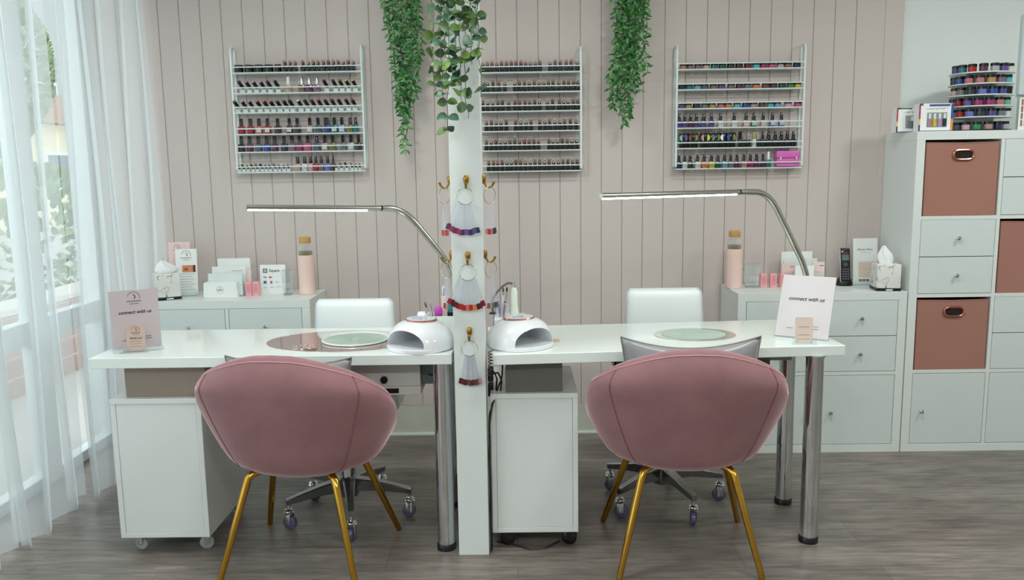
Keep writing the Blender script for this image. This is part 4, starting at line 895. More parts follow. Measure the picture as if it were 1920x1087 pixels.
swatches('red and orange nail swatch fan on the middle front hook', (PX, PFY-.023, 1.0015), 'f', ['crimson', 'maroon', 'dark red', 'red', 'red', 'coral', 'red', 'orange', 'maroon', 'dark red', 'crimson'], (-.60, .47), 20, .104, seed=3)
swatches('dark rose nail swatch fan on the lowest front hook', (PX, PFY-.023, .7455), 'f', ['maroon', 'dark red', 'maroon', 'brown', 'maroon', 'plum', 'brown', 'dusty rose'], (-.29, .31), 15, .104, seed=4)
hook('upper brass hook on the left side of the pillar', (-.226, 2.815, 1.287), 'l'); hook('lower brass hook on the left side of the pillar', (-.226, 2.815, 1.036), 'l')
hook('upper brass hook on the right side of the pillar', (-.121, 2.815, 1.287), 'r'); hook('lower brass hook on the right side of the pillar', (-.121, 2.815, 1.036), 'r')
swatches('coral and plum nail swatches on the upper left side hook', (-.2495, 2.815, 1.2525), 'l', ['red', 'coral', 'plum', 'red'], (-.13, .13), 9, .110, seed=5)
swatches('pale nail swatches on the lower left side hook, mostly hidden', (-.2495, 2.815, 1.0015), 'l', ['crimson', 'dusty rose', 'teal'], (-.15, .15), 9, .110, seed=6)
swatches('coral and crimson nail swatches on the upper right side hook', (-.0975, 2.815, 1.2525), 'r', ['rose', 'crimson', 'coral', 'navy'], (-.12, .2), 8, .108, seed=7)
swatches('pink, brown and grey nail swatches on the lower right side hook', (-.0975, 2.815, 1.0015), 'r', ['light pink', 'brown', 'tan', 'slate', 'charcoal'], (-.2, .2), 10, .110, seed=8)
# ------------------------------------------------------------------ tools beside the pillar
t = thing('tool_tub', 'white square tub of brushes on the left desk behind the nail lamp', 'container', (-.29, 3.04, TZ))
bm = BM(); box(bm, -.345, -.236, 2.99, 2.993, TZ, .812, .0005); box(bm, -.345, -.236, 3.09, 3.093, TZ, .812, .0005); box(bm, -.345, -.342, 2.993, 3.09, TZ, .812, 0); box(bm, -.239, -.236, 2.993, 3.09, TZ, .812, 0); box(bm, -.342, -.239, 2.993, 3.09, TZ, TZ+.003, 0)
obj('tub_wall', bm, mat('mint_white_plastic', (226, 236, 228), .3), t)
t = thing('drill_station', 'white stepped electric file unit on the left desk beside the tub', 'electric file', (-.375, 3.05, TZ))
boxo('base', (-.41, -.3465, 3.0, 3.1, TZ, .775), PLAST, t, bev=.006); boxo('top_step', (-.385, -.3465, 3.01, 3.09, .775, .80), PLAST, t, bev=.006)
obj('handpiece_rest', lathe(BM(), [(0, 0), (.014, 0), (.018, .008), (.014, .02), (0, .022)], (-.365, 3.05, .80), 18), PLAST, t, smooth=True)
def brush(label, p0, p1, handle, hair, r=.0032, name='nail_brush'):
    t = thing(name, label, 'brush', p0); a, b = Vector(p0), Vector(p1); d = b-a
    obj('handle', tube(BM(), [a, a+d*.35, a+d*.72], [r*.7, r, r*.8], 8), handle, t, smooth=True)
    obj('ferrule', tube(BM(), [a+d*.72, a+d*.84], r*.95, 8), SLV, t, smooth=True)
    obj('bristles', tube(BM(), [a+d*.84, a+d*.93, b], [r*.85, r*1.1, r*.25], 8), hair, t, smooth=True); return t
BRI = mat('brown_bristles', (92, 56, 34), .7); BWH = mat('white_handle', (224, 226, 228), .3)
brush('brush with brown tip leaning left in the tub by the pillar', (-.315, 3.05, TZ+.004), (-.352, 3.04, .858), BWH, BRI)
brush('thin silver brush upright in the tub by the pillar', (-.31, 3.06, TZ+.004), (-.337, 3.05, .872), SLV, mat('pale_bristles', (190, 180, 170), .7), .0022)
def bottle_like(name, label, cat, x, y, z, prof, m, capprof=None, cm=None):
    t = thing(name, label, cat, (x, y, z)); obj('body', lathe(BM(), prof, (x, y, z), 18), m, t, smooth=35)
    if capprof: obj('cap', lathe(BM(), capprof, (x, y, z), 18), cm, t, smooth=35)
    return t
bottle_like('nail_brush_pouch', 'pink and purple puffy brush head in the left tub', 'brush', -.300, 3.02, TZ+.0035, [(0, 0), (.010, 0), (.009, .07), (.014, .088), (.016, .102), (.013, .115), (.005, .122), (0, .123)], mat('magenta_brush', (184, 70, 168), .5, var=.4, scale=60))
bottle_like('polish_pen', 'blush nail pen with silver clip in the left tub', 'pen', -.284, 3.065, TZ+.0035, [(0, 0), (.008, 0), (.0085, .15), (.007, .152), (0, .152)], BLUSH, [(0, .153), (.006, .153), (.006, .185), (.003, .19), (0, .19)], SLV)
bottle_like('cuticle_bottle', 'teal bottle with black base in the left tub beside the pillar', 'bottle', -.258, 3.03, TZ+.0035, [(0, .098), (.010, .098), (.010, .125), (.006, .132), (0, .133)], polish('teal'), [(0, 0), (.011, 0), (.011, .097), (0, .097)], BLACK)
t = thing('drawer_organiser', 'white drawer organiser on the right desk behind the nail lamp', 'organiser', (-.03, 3.08, TZ))
boxo('casing', (-.10, .02, 3.02, 3.14, TZ, .795), PLAST, t, bev=.004); boxo('drawer', (-.092, .012, 3.017, 3.0195, .728, .785), WHITE, t, bev=.002)
def cup(name, label, x, y, z, r, h, m):
    t = thing(name, label, 'pen cup', (x, y, z)); obj('cup_wall', lathe(BM(), [(0, 0), (r, 0), (r, h), (r-.0015, h), (r-.0015, .003), (0, .003)], (x, y, z), 24), m, t, smooth=35); return t
cup('pen_cup', 'clear cup of brushes on the white organiser right of the pillar', -.066, 3.07, .795, .024, .05, CLEAR)
brush('white brush with brown tip in the clear cup right of the pillar', (-.068, 3.07, .799), (-.062, 3.065, .905), BWH, BRI)
brush('silver brush standing behind in the clear cup right of the pillar', (-.060, 3.078, .799), (-.048, 3.075, .905), SLV, BLACK)
brush('small purple nail file stick in the clear cup', (-.076, 3.06, .799), (-.080, 3.055, .862), polish('violet'), polish('lilac'), .004)
brush('small magenta stick in the clear cup beside the white handpiece', (-.062, 3.056, .799), (-.056, 3.052, .858), polish('magenta'), polish('magenta'), .004)
t = thing('electric_file_handpiece', 'white electric nail file standing right of the brush cup', 'electric file', (-.022, 3.07, .795))
obj('body', lathe(BM(), [(0, 0), (.015, 0), (.016, .01), (.014, .03), (.0125, .04), (.012, .095), (.008, .108), (0, .11)], (-.022, 3.07, .795), 20), mat('pale_cream_plastic', (226, 234, 220), .3), t, smooth=35)
obj('chuck', lathe(BM(), [(0, .1105), (.006, .1105), (.005, .13), (.0015, .132), (.0015, .142), (0, .142)], (-.022, 3.07, .795), 14), SLV, t, smooth=35)
t = thing('gooseneck_tube', 'grey ribbed gooseneck arching right of the pillar above the organiser', 'gooseneck', (-.09, 3.12, .795))
gp = [(-.105, 3.125, .7955), (-.105, 3.125, .85), (-.090, 3.12, .876), (-.068, 3.11, .900), (-.047, 3.10, .915), (-.028, 3.095, .915), (-.016, 3.09, .900), (-.010, 3.088, .885)]
bm = BM(); fp = []
for a, b in zip(gp, gp[1:]): fp += [tuple(Vector(a).lerp(Vector(b), q/8)) for q in range(8)]
tube(bm, fp, [.0048 if i % 2 else .0040 for i in range(len(fp))], 8); obj('ribbed_tube', bm, mat('grey_ribbed_metal', (120, 124, 122), .3, .7), t)
obj('foot', lathe(BM(), [(0, 0), (.014, 0), (.012, .006), (0, .006)], (-.105, 3.125, .795), 16), BLACK, t)
# small paper scraps
o = boxo('paper_tag', (.115, .14, 2.955, 2.98, TZ, TZ+.006), mat('kraft_and_white', (206, 176, 150), .6, var=.3, scale=90), bev=.001); setp(o, 'tiny kraft paper tag on the right desk beside the nail lamp', 'tag')
# cables and plugs right of the pillar
o = boxo('power_adapter', (-.118, -.098, 2.86, 2.90, .60, .648), BLACK, bev=.004); setp(o, 'upper black power adapter right of the pillar', 'power adapter')
o = boxo('power_adapter', (-.118, -.099, 2.86, 2.90, .545, .594), BLACK, bev=.004); setp(o, 'lower black power adapter right of the pillar', 'power adapter')
bm = BM(); tube(bm, [(-.116+.007*math.cos(q*1.2), 2.765+.007*math.sin(q*1.2), .74-.0022*q) for q in range(40)], .0016, 6)
bm.free()
bm = BM(); tube(bm, [(-.102+.008*math.cos(q*1.1), 2.750+.008*math.sin(q*1.1), .735-.0019*q) for q in range(46)], .0017, 6); o = obj('coiled_cable', bm, BLACK); setp(o, 'black coiled cable hanging beside the pillar at the right desk edge', 'cable')
cabs = [('long black cable hanging down the right side of the pillar', [(-.100, 2.93, .62), (-.085, 2.90, .60), (-.094, 2.85, .55), (-.112, 2.80, .50), (-.113, 2.79, .40), (-.1125, 2.79, .28), (-.114, 2.79, .16), (-.112, 2.80, .004)]),
        ('black looped cable beside the power adapters', [(-.097, 2.86, .63), (-.080, 2.85, .635), (-.068, 2.85, .60), (-.075, 2.85, .565), (-.100, 2.80, .54), (-.112, 2.785, .48), (-.1135, 2.785, .35), (-.1125, 2.785, .2), (-.1135, 2.79, .004)]),
        ('thick black cable rising to the right desktop beside the pillar', [(-.062, 2.86, TB), (-.064, 2.86, .65), (-.072, 2.855, .60), (-.09, 2.85, .565), (-.104, 2.80, .53), (-.113, 2.795, .44), (-.112, 2.795, .3), (-.113, 2.795, .1), (-.112, 2.80, .004)]),
        ('thin grey cable hanging from the swatches to the right desk', [(-.085, 2.90, .875), (-.092, 2.89, .82), (-.100, 2.88, .76), (-.106, 2.90, TZ+.002)]),
        ('black cable on the floor under the pedestal beside the pillar', [(-.095, 2.86, .006), (-.04, 2.84, .006), (.02, 2.80, .006), (.08, 2.81, .006), (.13, 2.86, .006)])]
for k, (lb, pts) in enumerate(cabs):
    P = []
    for i in range(len(pts)-1):
        for q in range(5): P.append(tuple(Vector(pts[i]).lerp(Vector(pts[i+1]), q/5)+Vector((.0012*math.sin(i*5+q), 0, 0))))
    P.append(pts[-1]); o = obj('power_cable', tube(BM(), P, .0030 if k != 3 else .0016, 6), BLACK if k != 3 else mat('grey_cable', (110, 112, 112), .4), smooth=True); setp(o, lb, 'cable')
o = obj('power_cable', tube(BM(), [(-.231, 2.90, .70), (-.234, 2.89, .6), (-.230, 2.90, .5), (-.236, 2.89, .35), (-.231, 2.9, .2), (-.236, 2.89, .1), (-.233, 2.89, .004)], .0035, 6), BLACK, smooth=True); setp(o, 'black cable between the left chrome desk leg and the pillar', 'cable')
# ------------------------------------------------------------------ acrylic stands and signs on the desks
def sign(label, c, w, h, rz, lean, card, logo_on, cardtxt, seed):
    """desk sign: sheet in a clear L stand with a small card stand in front"""
    t = thing('desk_sign', label, 'sign', (c[0], c[1], TZ), rz); Rz = Matrix.Rotation(rz, 4, 'Z')
    up = Rz @ Vector((0, math.sin(lean), math.cos(lean))); ri = Rz @ Vector((1, 0, 0)); n = ri.cross(up)   # n faces the reader
    O = Vector((c[0], c[1], TZ+.004))
    def slab(nm, w_, z0, z1, y0, y1, m, par, xo=0.):
        bm = BM(); vs = []
        for yy in (y0, y1):
            for (a, b) in ((-w_/2, z0), (w_/2, z0), (w_/2, z1), (-w_/2, z1)): vs.append(bm.verts.new(O+ri*(a+xo)+up*b+n*yy))
        bm.faces.new(vs[:4]); bm.faces.new(vs[4:][::-1])
        for i in range(4): bm.faces.new((vs[i], vs[(i+1) % 4], vs[4+(i+1) % 4], vs[4+i]))
        return obj(nm, bm, m, par)
    sh = slab('printed_sheet', w, .001, h, .0, .0012, card, t)
    slab('acrylic_back', w+.004, 0, h, -.0028, -.0006, CLEAR, t)
    bm = BM(); box(bm, -w/2-.004, w/2+.004, -.058, .012, .0, .003, .0005, M=Matrix.Translation((c[0], c[1], TZ)) @ Rz); obj('acrylic_foot', bm, CLEAR, t)
    M = plane_M(O+n*.0016, ri, up)
    def at(x, y, k=.0): return M @ Matrix.Translation((x, y, k))
    if logo_on: logo(at(0, h*.80), w*.30, INK, sh)
    text('lettering', 'connect with us', w*.105, at(.0, h*.62), INK, sh, shear=.35, bold=.0003)
    strokes('small_print', [scrawl(-w*.30, -w*.18, h*.14, .004, 4), scrawl(w*.16, w*.30, h*.15, .004, 4, 2), scrawl(w*.18, w*.30, h*.19, .003, 4, 5)], .0005, M, INK, sh)
    return t
S1 = sign('pink connect with us sign at the left end of the left desk', (-1.372, 2.925), .160, .208, .50, .09, mat('mauve_pink_card', (190, 176, 180), .5, var=.02), True, '', 1)
S2 = sign('white connect with us sign leaning at the right end of the right desk', (1.004, 2.950), .186, .232, -.58, .42, mat('blush_white_card', (206, 199, 202), .5, var=.02), False, '', 2)
def small_card(label, c, w, h, rz, lean, m, lines, kind):
    t = thing('card_stand', label, 'card stand', (c[0], c[1], TZ), rz); Rz = Matrix.Rotation(rz, 4, 'Z'); up = Rz @ Vector((0, math.sin(lean), math.cos(lean))); ri = Rz @ Vector((1, 0, 0)); n = ri.cross(up)
    O = Vector((c[0], c[1], TZ+.006))
    bm = BM(); vs = [bm.verts.new(O+ri*a+up*b+n*y) for y in (0, .004) for a, b in ((-w/2, 0), (w/2, 0), (w/2, h), (-w/2, h))]
    bm.faces.new(vs[:4]); bm.faces.new(vs[4:][::-1])
    for i in range(4): bm.faces.new((vs[i], vs[(i+1) % 4], vs[4+(i+1) % 4], vs[4+i]))
    cc = obj('business_card', bm, m, t)
    bm = BM(); X = Matrix.Translation((c[0], c[1], TZ)) @ Rz
    box(bm, -w/2-.012, w/2+.012, -.022, .004, .0, .004, .001, M=X); box(bm, -w/2-.012, -w/2+.012, -.010, -.008, .004, .026, .0005, M=X); box(bm, w/2-.012, w/2+.012, -.010, -.008, .004, .026, .0005, M=X)
    obj('acrylic_holder', bm, CLEAR, t)
    M = plane_M(O+n*.0044, ri, up)
    if kind: logo(M @ Matrix.Translation((0, h*.70, 0)), w*.5, INK, cc); text('lettering', 'thank you', w*.17, M @ Matrix.Translation((0, h*.5, 0)), INK, cc, shear=.3)
    strokes('small_print', [scrawl(-w*.32, w*.3, h*y, .0025, 9, int(y*90)) for y in lines], .00035, M, GINK, cc); return t
small_card('peach thank you card stand in front of the pink desk sign', (-1.350, 2.870), .062, .090, .16, .06, mat('peach_card', (196, 170, 158), .5), (.37, .27, .17), True)
small_card('pale peach card stand in front of the white leaning sign', (.985, 2.862), .060, .088, -.08, .12, mat('pale_peach_card', (222, 200, 188), .5), (.62, .30, .14), False)
# ------------------------------------------------------------------ things on the low cabinets
def marble():
    m = bpy.data.materials.new('white_marble_print'); m.use_nodes = True; nt = m.node_tree; N = nt.nodes; L = nt.links; b = N['Principled BSDF']
    tc = N.new('ShaderNodeTexCoord'); nz = N.new('ShaderNodeTexNoise'); nz.inputs['Scale'].default_value = 14; nz.inputs['Detail'].default_value = 2
    mx0 = N.new('ShaderNodeMix'); mx0.data_type = 'RGBA'; mx0.inputs[0].default_value = .16
    L.new(tc.outputs['Object'], nz.inputs['Vector']); L.new(tc.outputs['Object'], mx0.inputs[6]); L.new(nz.outputs['Color'], mx0.inputs[7])
    vo = N.new('ShaderNodeTexVoronoi'); vo.feature = 'DISTANCE_TO_EDGE'; vo.inputs['Scale'].default_value = 17
    L.new(mx0.outputs[2], vo.inputs['Vector']); rp = N.new('ShaderNodeValToRGB'); rp.color_ramp.elements[0].position = .0; rp.color_ramp.elements[1].position = .045
    n2 = N.new('ShaderNodeTexNoise'); n2.inputs['Scale'].default_value = 22; L.new(tc.outputs['Object'], n2.inputs['Vector'])
    rp.color_ramp.elements[0].color = srgb((74, 74, 80))+(1,); rp.color_ramp.elements[1].color = srgb((226, 226, 222))+(1,)
    L.new(vo.outputs['Distance'], rp.inputs[0]); mx = N.new('ShaderNodeMix'); mx.data_type = 'RGBA'; mx.inputs[7].default_value = srgb((228, 228, 224))+(1,)
    r2 = N.new('ShaderNodeValToRGB'); r2.color_ramp.elements[0].position = .42; r2.color_ramp.elements[1].position = .58
    L.new(n2.outputs['Fac'], r2.inputs[0]); L.new(r2.outputs[0], mx.inputs[0]); L.new(rp.outputs[0], mx.inputs[6]); L.new(mx.outputs[2], b.inputs['Base Color']); b.inputs['Roughness'].default_value = .3; return m
MARB = marble(); TISS = mat('white_tissue', (238, 240, 240), .8)
def tissue_box(label, c, rz, style):
    t = thing('tissue_box', label, 'tissue box', (c[0], c[1], CT), rz); s = .0525; h = .122
    obj('cover', box(BM(), -s, s, -s, s, .012, h, .004, 3), MARB, t, local=True, smooth=30)
    obj('base', box(BM(), -s-.0015, s+.0015, -s-.0015, s+.0015, 0, .012, .001), BLACK, t, local=True)
    box_l = box(BM(), -.012, .018, -s-.0022, -s-.0014, .003, .009, 0); obj('base_label', box_l, WPL, t, local=True)
    bm = BM(); n = 26; R_ = []
    for j in range(9):
        v = j/8; row = []
        for i in range(n):
            a = 2*PI*i/n
            if style: r = (.016+.012*math.sin(PI*min(1, v*.9+.1)))*(1-.75*v**2.2); x = math.cos(a)*r*1.25-.012*v; y = math.sin(a)*r*.7; z = h-.006+.088*v
            else: r = (.022+.020*math.sin(PI*v**.7)**.8)*(1-.8*v**2.2); x = math.cos(a)*r*1.2-.006*v+.006*math.sin(5*v); y = math.sin(a)*r; z = h-.006+.066*v+.008*math.sin(2*a)*v
            k = 1+.16*math.sin(a*4+v*3)
            row.append(bm.verts.new((x*k, y*k, z)))
        R_.append(row)
    for A_, B_ in zip(R_, R_[1:]):
        for i in range(n): bm.faces.new((A_[i], A_[(i+1) % n], B_[(i+1) % n], B_[i]))
    bm.faces.new(R_[-1]); obj('tissue', bm, TISS, t, local=True, smooth=60); return t
tissue_box('marble print tissue box beside the curtain on the left cabinet', (-1.653, 3.865), .55, 0)
tissue_box('marble print tissue box in front of the menu card on the right cabinet', (1.690, 3.848), -.12, 1)
def bottle(label, x, y):
    t = thing('water_bottle', label, 'bottle', (x, y, CT)); r = .0385
    obj('sleeve', lathe(BM(), [(0, 0), (r-.003, 0), (r, .004), (r, .186), (r-.002, .188), (0, .188)], (x, y, CT), 40), BLUSH, t, smooth=35)
    obj('glass_neck', lathe(BM(), [(r-.003, .188), (r-.003, .212), (r-.010, .226), (.0235, .234), (.0235, .244), (.0215, .244), (.0215, .234), (r-.012, .224), (r-.006, .211), (r-.006, .188)], (x, y, CT), 36), GLASS, t, smooth=True)
    obj('bamboo_cap', lathe(BM(), [(0, .2445), (.0265, .2445), (.0275, .246), (.0275, .271), (.026, .273), (0, .273)], (x, y, CT), 32), BAMBOO, t, smooth=35)
    obj('water', lathe(BM(), [(0, .189), (r-.007, .189), (r-.007, .206), (0, .206)], (x, y, CT), 30), clear_mat('amber_tea', (196, 168, 120), .3), t)
    return t
bottle('blush sleeved glass bottle with bamboo cap at the left cabinet end', -1.018, 3.955)
bottle('blush sleeved glass bottle with bamboo cap beside the glass mug', 1.020, 3.965)
def glass(label, name, x, y, r0, r1, h, handle=None):
    t = thing(name, label, 'glass', (x, y, CT))
    obj('glass_wall', lathe(BM(), [(0, 0), (r0, 0), (r1, h), (r1-.0018, h), (r0-.002, .010), (0, .008)], (x, y, CT), 36), GLASS, t, smooth=True)
    bm = BM(); ring(bm, (x, y, CT+.004), r0-.002, .002, 'z', 32, 6); ring(bm, (x, y, CT+h), r1-.001, .0010, 'z', 36, 5); obj('thick_base', bm, clear_mat('grey_glass_edge', (190, 196, 196), .6), t, smooth=True)
    if handle:
        bm = BM(); tube(bm, [(x-r1+.002, y, CT+h*.80), (x-r1-.012, y, CT+h*.78), (x-r1-.018, y, CT+h*.55), (x-r1-.014, y, CT+h*.25), (x-r0-.0, y, CT+h*.15)], .0038, 8); obj('handle', bm, clear_mat('grey_glass_edge', (190, 196, 196), .6), t, smooth=True)
    strokes('etched_lettering', [scrawl(-r1*.55, r1*.55, h*.40, .028, 3, 8)], .0009, plane_M((x, y-r0-.0028, CT), (1, 0, 0), (0, -.06, 1)), WPL, t)
    return t
glass('clear glass tumbler between the payment sign and the bottle', 'glass_tumbler', -1.108, 3.945, .022, .0275, .117)
glass('clear glass mug with etched lettering beside the blush bottle', 'glass_mug', 1.110, 3.975, .031, .041, .112, True)
PNK = mat('rose_pink_box', (238, 172, 174), .45, var=.05)
def pinkbox(label, x, y, rz, w=.030):
    t = thing('rose_box', label, 'box', (x, y, CT), rz); obj('carton', box(BM(), -w/2, w/2, -.012, .012, 0, .067, .0012), PNK, t, local=True)
    o = obj('printed_panel', box(BM(), -w/2+.004, w/2-.004, -.0126, -.0119, .012, .058, 0), mat('deep_rose_panel', (226, 150, 160), .45, var=.06, scale=80), t, local=True)
    M = Matrix.Translation((x, y, CT)) @ Matrix.Rotation(rz, 4, 'Z') @ plane_M((0, -.0130, .036), (1, 0, 0), (0, 0, 1))
    strokes('flower_print', [[(.0060*math.cos(a*.5)*(1+.3*math.sin(a*2.5)), .0085*math.sin(a*.5)) for a in range(14)]], .0006, M, mat('lilac_print', (206, 140, 186), .5), o)
pinkbox('pink carton on the left cabinet, beside the letter holder', -1.287, 3.925, .03); pinkbox('pink carton on the left cabinet, beside the payment sign', -1.2535, 3.925, -.03)
pinkbox('pink carton on the right cabinet, nearest the glass mug', 1.160, 3.965, .05); pinkbox('pink carton on the right cabinet, middle of three', 1.206, 3.962, .02); pinkbox('turned pink carton on the right cabinet, beside the papers', 1.253, 3.965, .18)
# stacked papers in a clear letter rack
def letter_rack(label, x0, x1, y, papers, front):
    t = thing('letter_rack', label, 'letter rack', ((x0+x1)/2, y, CT)); bm = BM()
    box(bm, x0, x1, y-.04, y+.05, CT, CT+.003, 0); box(bm, x0, x1, y+.047, y+.05, CT+.003, CT+.12, 0); box(bm, x0, x1, y+.01, y+.0125, CT+.003, CT+.095, 0); box(bm, x0, x1, y-.022, y-.0195, CT+.003, CT+.07, 0)
    obj('acrylic_frame', bm, CLEAR, t)
    return t
letter_rack('clear acrylic letter rack full of envelopes on the left cabinet', -1.488, -1.275, 3.955, 0, 0)
def paper(name, label, cat, x0, x1, y, z1, m, th=.006, z0=CT+.0035, extra=None, grp=None):
    t = thing(name, label, cat, ((x0+x1)/2, y, z0), 0, grp); o = boxo('card_body', (x0, x1, y-th/2, y+th/2, z0, z1), m, t, bev=.0006)
    if extra: extra(o, (x0+x1)/2, y-th/2, z0, z1, x1-x0)
    return t
def ex_script(o, xc, yf, z0, z1, w): strokes('script_print', [scrawl(w*.08, w*.40, (z1-z0)*.84, .005, 8, 4), [(-w*.38, (z1-z0)*.55), (w*.02, (z1-z0)*.55)]], .0006, plane_M((xc, yf-.0004, z0), (1, 0, 0), (0, 0, 1)), GINK, o)
paper('envelope_stack', 'tallest white envelope stack at the back of the left letter rack', 'envelopes', -1.452, -1.296, 3.994, .930, PAPER, .016)
paper('envelope_stack', 'white envelopes with script heading in the left letter rack', 'envelopes', -1.468, -1.305, 3.955, .895, PAPER, .010, extra=ex_script)
paper('leaflet', 'narrow pink leaflet at the right side of the left letter rack', 'leaflet', -1.300, -1.279, 3.942, .878, PINKP, .003)
paper('envelope_stack', 'lower white envelopes at the front of the left letter rack', 'envelopes', -1.476, -1.315, 3.920, .866, mat('cool_white_paper', (222, 230, 230), .6), .008)
def ex_round(o, xc, yf, z0, z1, w):
    M = plane_M((xc, yf-.0004, (z0+z1)/2), (1, 0, 0), (0, 0, 1))
    strokes('round_logo', [[(.016*math.cos(a*PI/12), .016*math.sin(a*PI/12)) for a in range(25)]], .0007, M, mat('tan_print', (196, 172, 150), .5), o); strokes('logo_script', [scrawl(-.012, .012, -.002, .007, 4, 2), [(.0, .004), (.004, .010), (.001, .012)]], .0009, M, INK, o)
t = thing('card_box', 'white card box with round logo in front of the left letter rack', 'card box', (-1.41, 3.90, CT))
o = obj('box_body', prism(BM(), [(-1.492, CT), (-1.330, CT), (-1.334, CT+.066), (-1.340, CT+.071), (-1.482, CT+.071), (-1.488, CT+.066)], 'y', 3.885, 3.912), PAPER, t); ex_round(o, -1.412, 3.885, CT, CT+.07, .16)
# square payment sign
t = thing('payment_sign', 'small white card payment sign with logos beside the glass tumbler', 'sign', (-1.188, 3.98, CT))
t['label'] = 'small white card payment sign with logos beside the glass tumbler'
lean = .10; up = Vector((0, math.sin(lean), math.cos(lean))); ri = Vector((1, 0, 0)); n = ri.cross(up); O = Vector((-1.188, 3.972, CT))
def lslab(nm, o, w, h, th, m, par, up, n, x=0, z=0):
    bm = BM(); vs = [bm.verts.new(o+ri*(a+x)+up*(b+z)+n*yy) for yy in (0, th) for a, b in ((-w/2, 0), (w/2, 0), (w/2, h), (-w/2, h))]
    bm.faces.new(vs[:4]); bm.faces.new(vs[4:][::-1])
    for i in range(4): bm.faces.new((vs[i], vs[(i+1) % 4], vs[4+(i+1) % 4], vs[4+i]))
    return obj(nm, bm, m, par)
pl = lslab('sign_plate', O, .122, .140, -.004, PAPER, t, up, n)
M = plane_M(O+n*.0006, ri, up)
def at(x, y): return M @ Matrix.Translation((x, y, 0))
bm = BM()
for a in ((-.046, -.026, .118, .1215), (-.046, -.026, .102, .1055), (-.046, -.0425, .1055, .118), (-.0295, -.026, .1055, .118), (-.0385, -.0335, .1095, .1140)):
    vs = [bm.verts.new(M @ Vector((p, q, zz))) for zz in (0, .0006) for p, q in ((a[0], a[2]), (a[1], a[2]), (a[1], a[3]), (a[0], a[3]))]
    bm.faces.new(vs[:4]); bm.faces.new(vs[4:][::-1])
    for i in range(4): bm.faces.new((vs[i], vs[(i+1) % 4], vs[4+(i+1) % 4], vs[4+i]))
obj('logo_mark', bm, INK, pl)
text('lettering', 'Square', .0185, at(.008, .1115), INK, pl, bold=.0002)
text('card_names', 'VISA', .0085, at(-.037, .080), mat('navy_ink', (40, 56, 120), .5), pl, bold=.0003)
obj('red_circle', lathe(BM(), [(0, 0), (.0048, 0), (.0048, .0005), (0, .0005)], seg=16, M=at(-.013, .080)), mat('red_print', (196, 50, 40), .5), pl); obj('amber_circle', lathe(BM(), [(0, 0), (.0048, 0), (.0048, .0004), (0, .0004)], seg=16, M=at(-.007, .080)), mat('amber_print', (236, 160, 60), .5), pl)
bm = BM(); box(bm, -.0445, -.0305, .050, .063, 0, .0006, 0, M=M); obj('blue_square', bm, mat('blue_print', (46, 104, 180), .5), pl)
bm = BM(); box(bm, -.0125, -.003, .050, .062, 0, .0006, 0, M=M); obj('grey_square', bm, GINK, pl)
text('card_names', 'eftpos', .008, at(.021, .057), mat('green_print', (60, 160, 130), .5), pl)
strokes('small_print', [scrawl(-.045, -.030, .030, .003, 5), scrawl(-.014, .002, .030, .003, 5, 4), scrawl(.018, .04, .034, .003, 5, 4)], .0005, M, GINK, pl)
# brochures
def brochure(name, label, o, w, h, lean, rz, content):
    t = thing(name, label, 'leaflet holder', (o[0], o[1], CT), rz); Rz = Matrix.Rotation(rz, 4, 'Z'); up = Rz @ Vector((0, math.sin(lean), math.cos(lean))); global ri
    ri = Rz @ Vector((1, 0, 0)); n = ri.cross(up); O = Vector((o[0], o[1], CT+.002))
    s = lslab('leaflet_sheet', O, w, h, -.006, content[0], t, up, n)
    bm = BM(); X = Matrix.Translation((o[0], o[1], CT)) @ Rz; box(bm, -w/2, w/2, -.014, .04, 0, .002, 0, M=X); box(bm, -w/2, w/2, -.014, -.012, .002, .03, 0, M=X); obj('acrylic_foot', bm, CLEAR, t)
    M = plane_M(O+n*.0006, ri, up); content[1](s, M, w, h); return t
def c_lips(s, M, w, h):
    logo(M @ Matrix.Translation((0, h*.80, 0)), w*.5, INK, s)
    bm = BM(); box(bm, -w*.20, w*.42, h*.50, h*.65, 0, .0006, 0, M=M); p = obj('photo_print', bm, mat('skin_tone_print', (206, 140, 100), .5, var=.2, scale=60), s)
    obj('lips_print', prism(BM(), [], 'y', 0, 0) if False else lathe(BM(), [(0, 0), (1, 0), (1, .0006), (0, .0006)], seg=20, M=M @ Matrix.Translation((-w*.02, h*.565, .0005)) @ Matrix.Diagonal((w*.11, h*.028, 1, 1))), mat('lip_red_print', (188, 66, 56), .5), p)
    bm = BM(); box(bm, w*.30, w*.42, h*.5, h*.65, .0006, .001, 0, M=M); obj('hair_print', bm, mat('dark_brown_print', (96, 44, 26), .5), p)
    strokes('text_lines', [scrawl(-w*.34, w*.36-(k % 2)*w*.12, h*(.46-.055*k), .003, 12, k) for k in range(7)], .0005, M, GINK, s)
def c_plain(s, M, w, h):
    logo(M @ Matrix.Translation((-w*.10, h*.84, 0)), w*.36, INK, s)
    bm = BM(); box(bm, -w*.2, -w*.02, h*.30, h*.78, 0, .0006, 0, M=M); obj('pale_pink_block', bm, mat('pale_pink_print', (240, 212, 206), .5), s)
brochure('leaflet_holder', 'leaflet with lips photo behind the marble tissue box', (-1.590, 3.945), .098, .222, .12, .18, (PAPER, c_lips))
brochure('leaflet_holder', 'taller pink leaflet standing behind the lips leaflet', (-1.640, 3.990), .102, .252, .10, .10, (PINKP, c_plain))
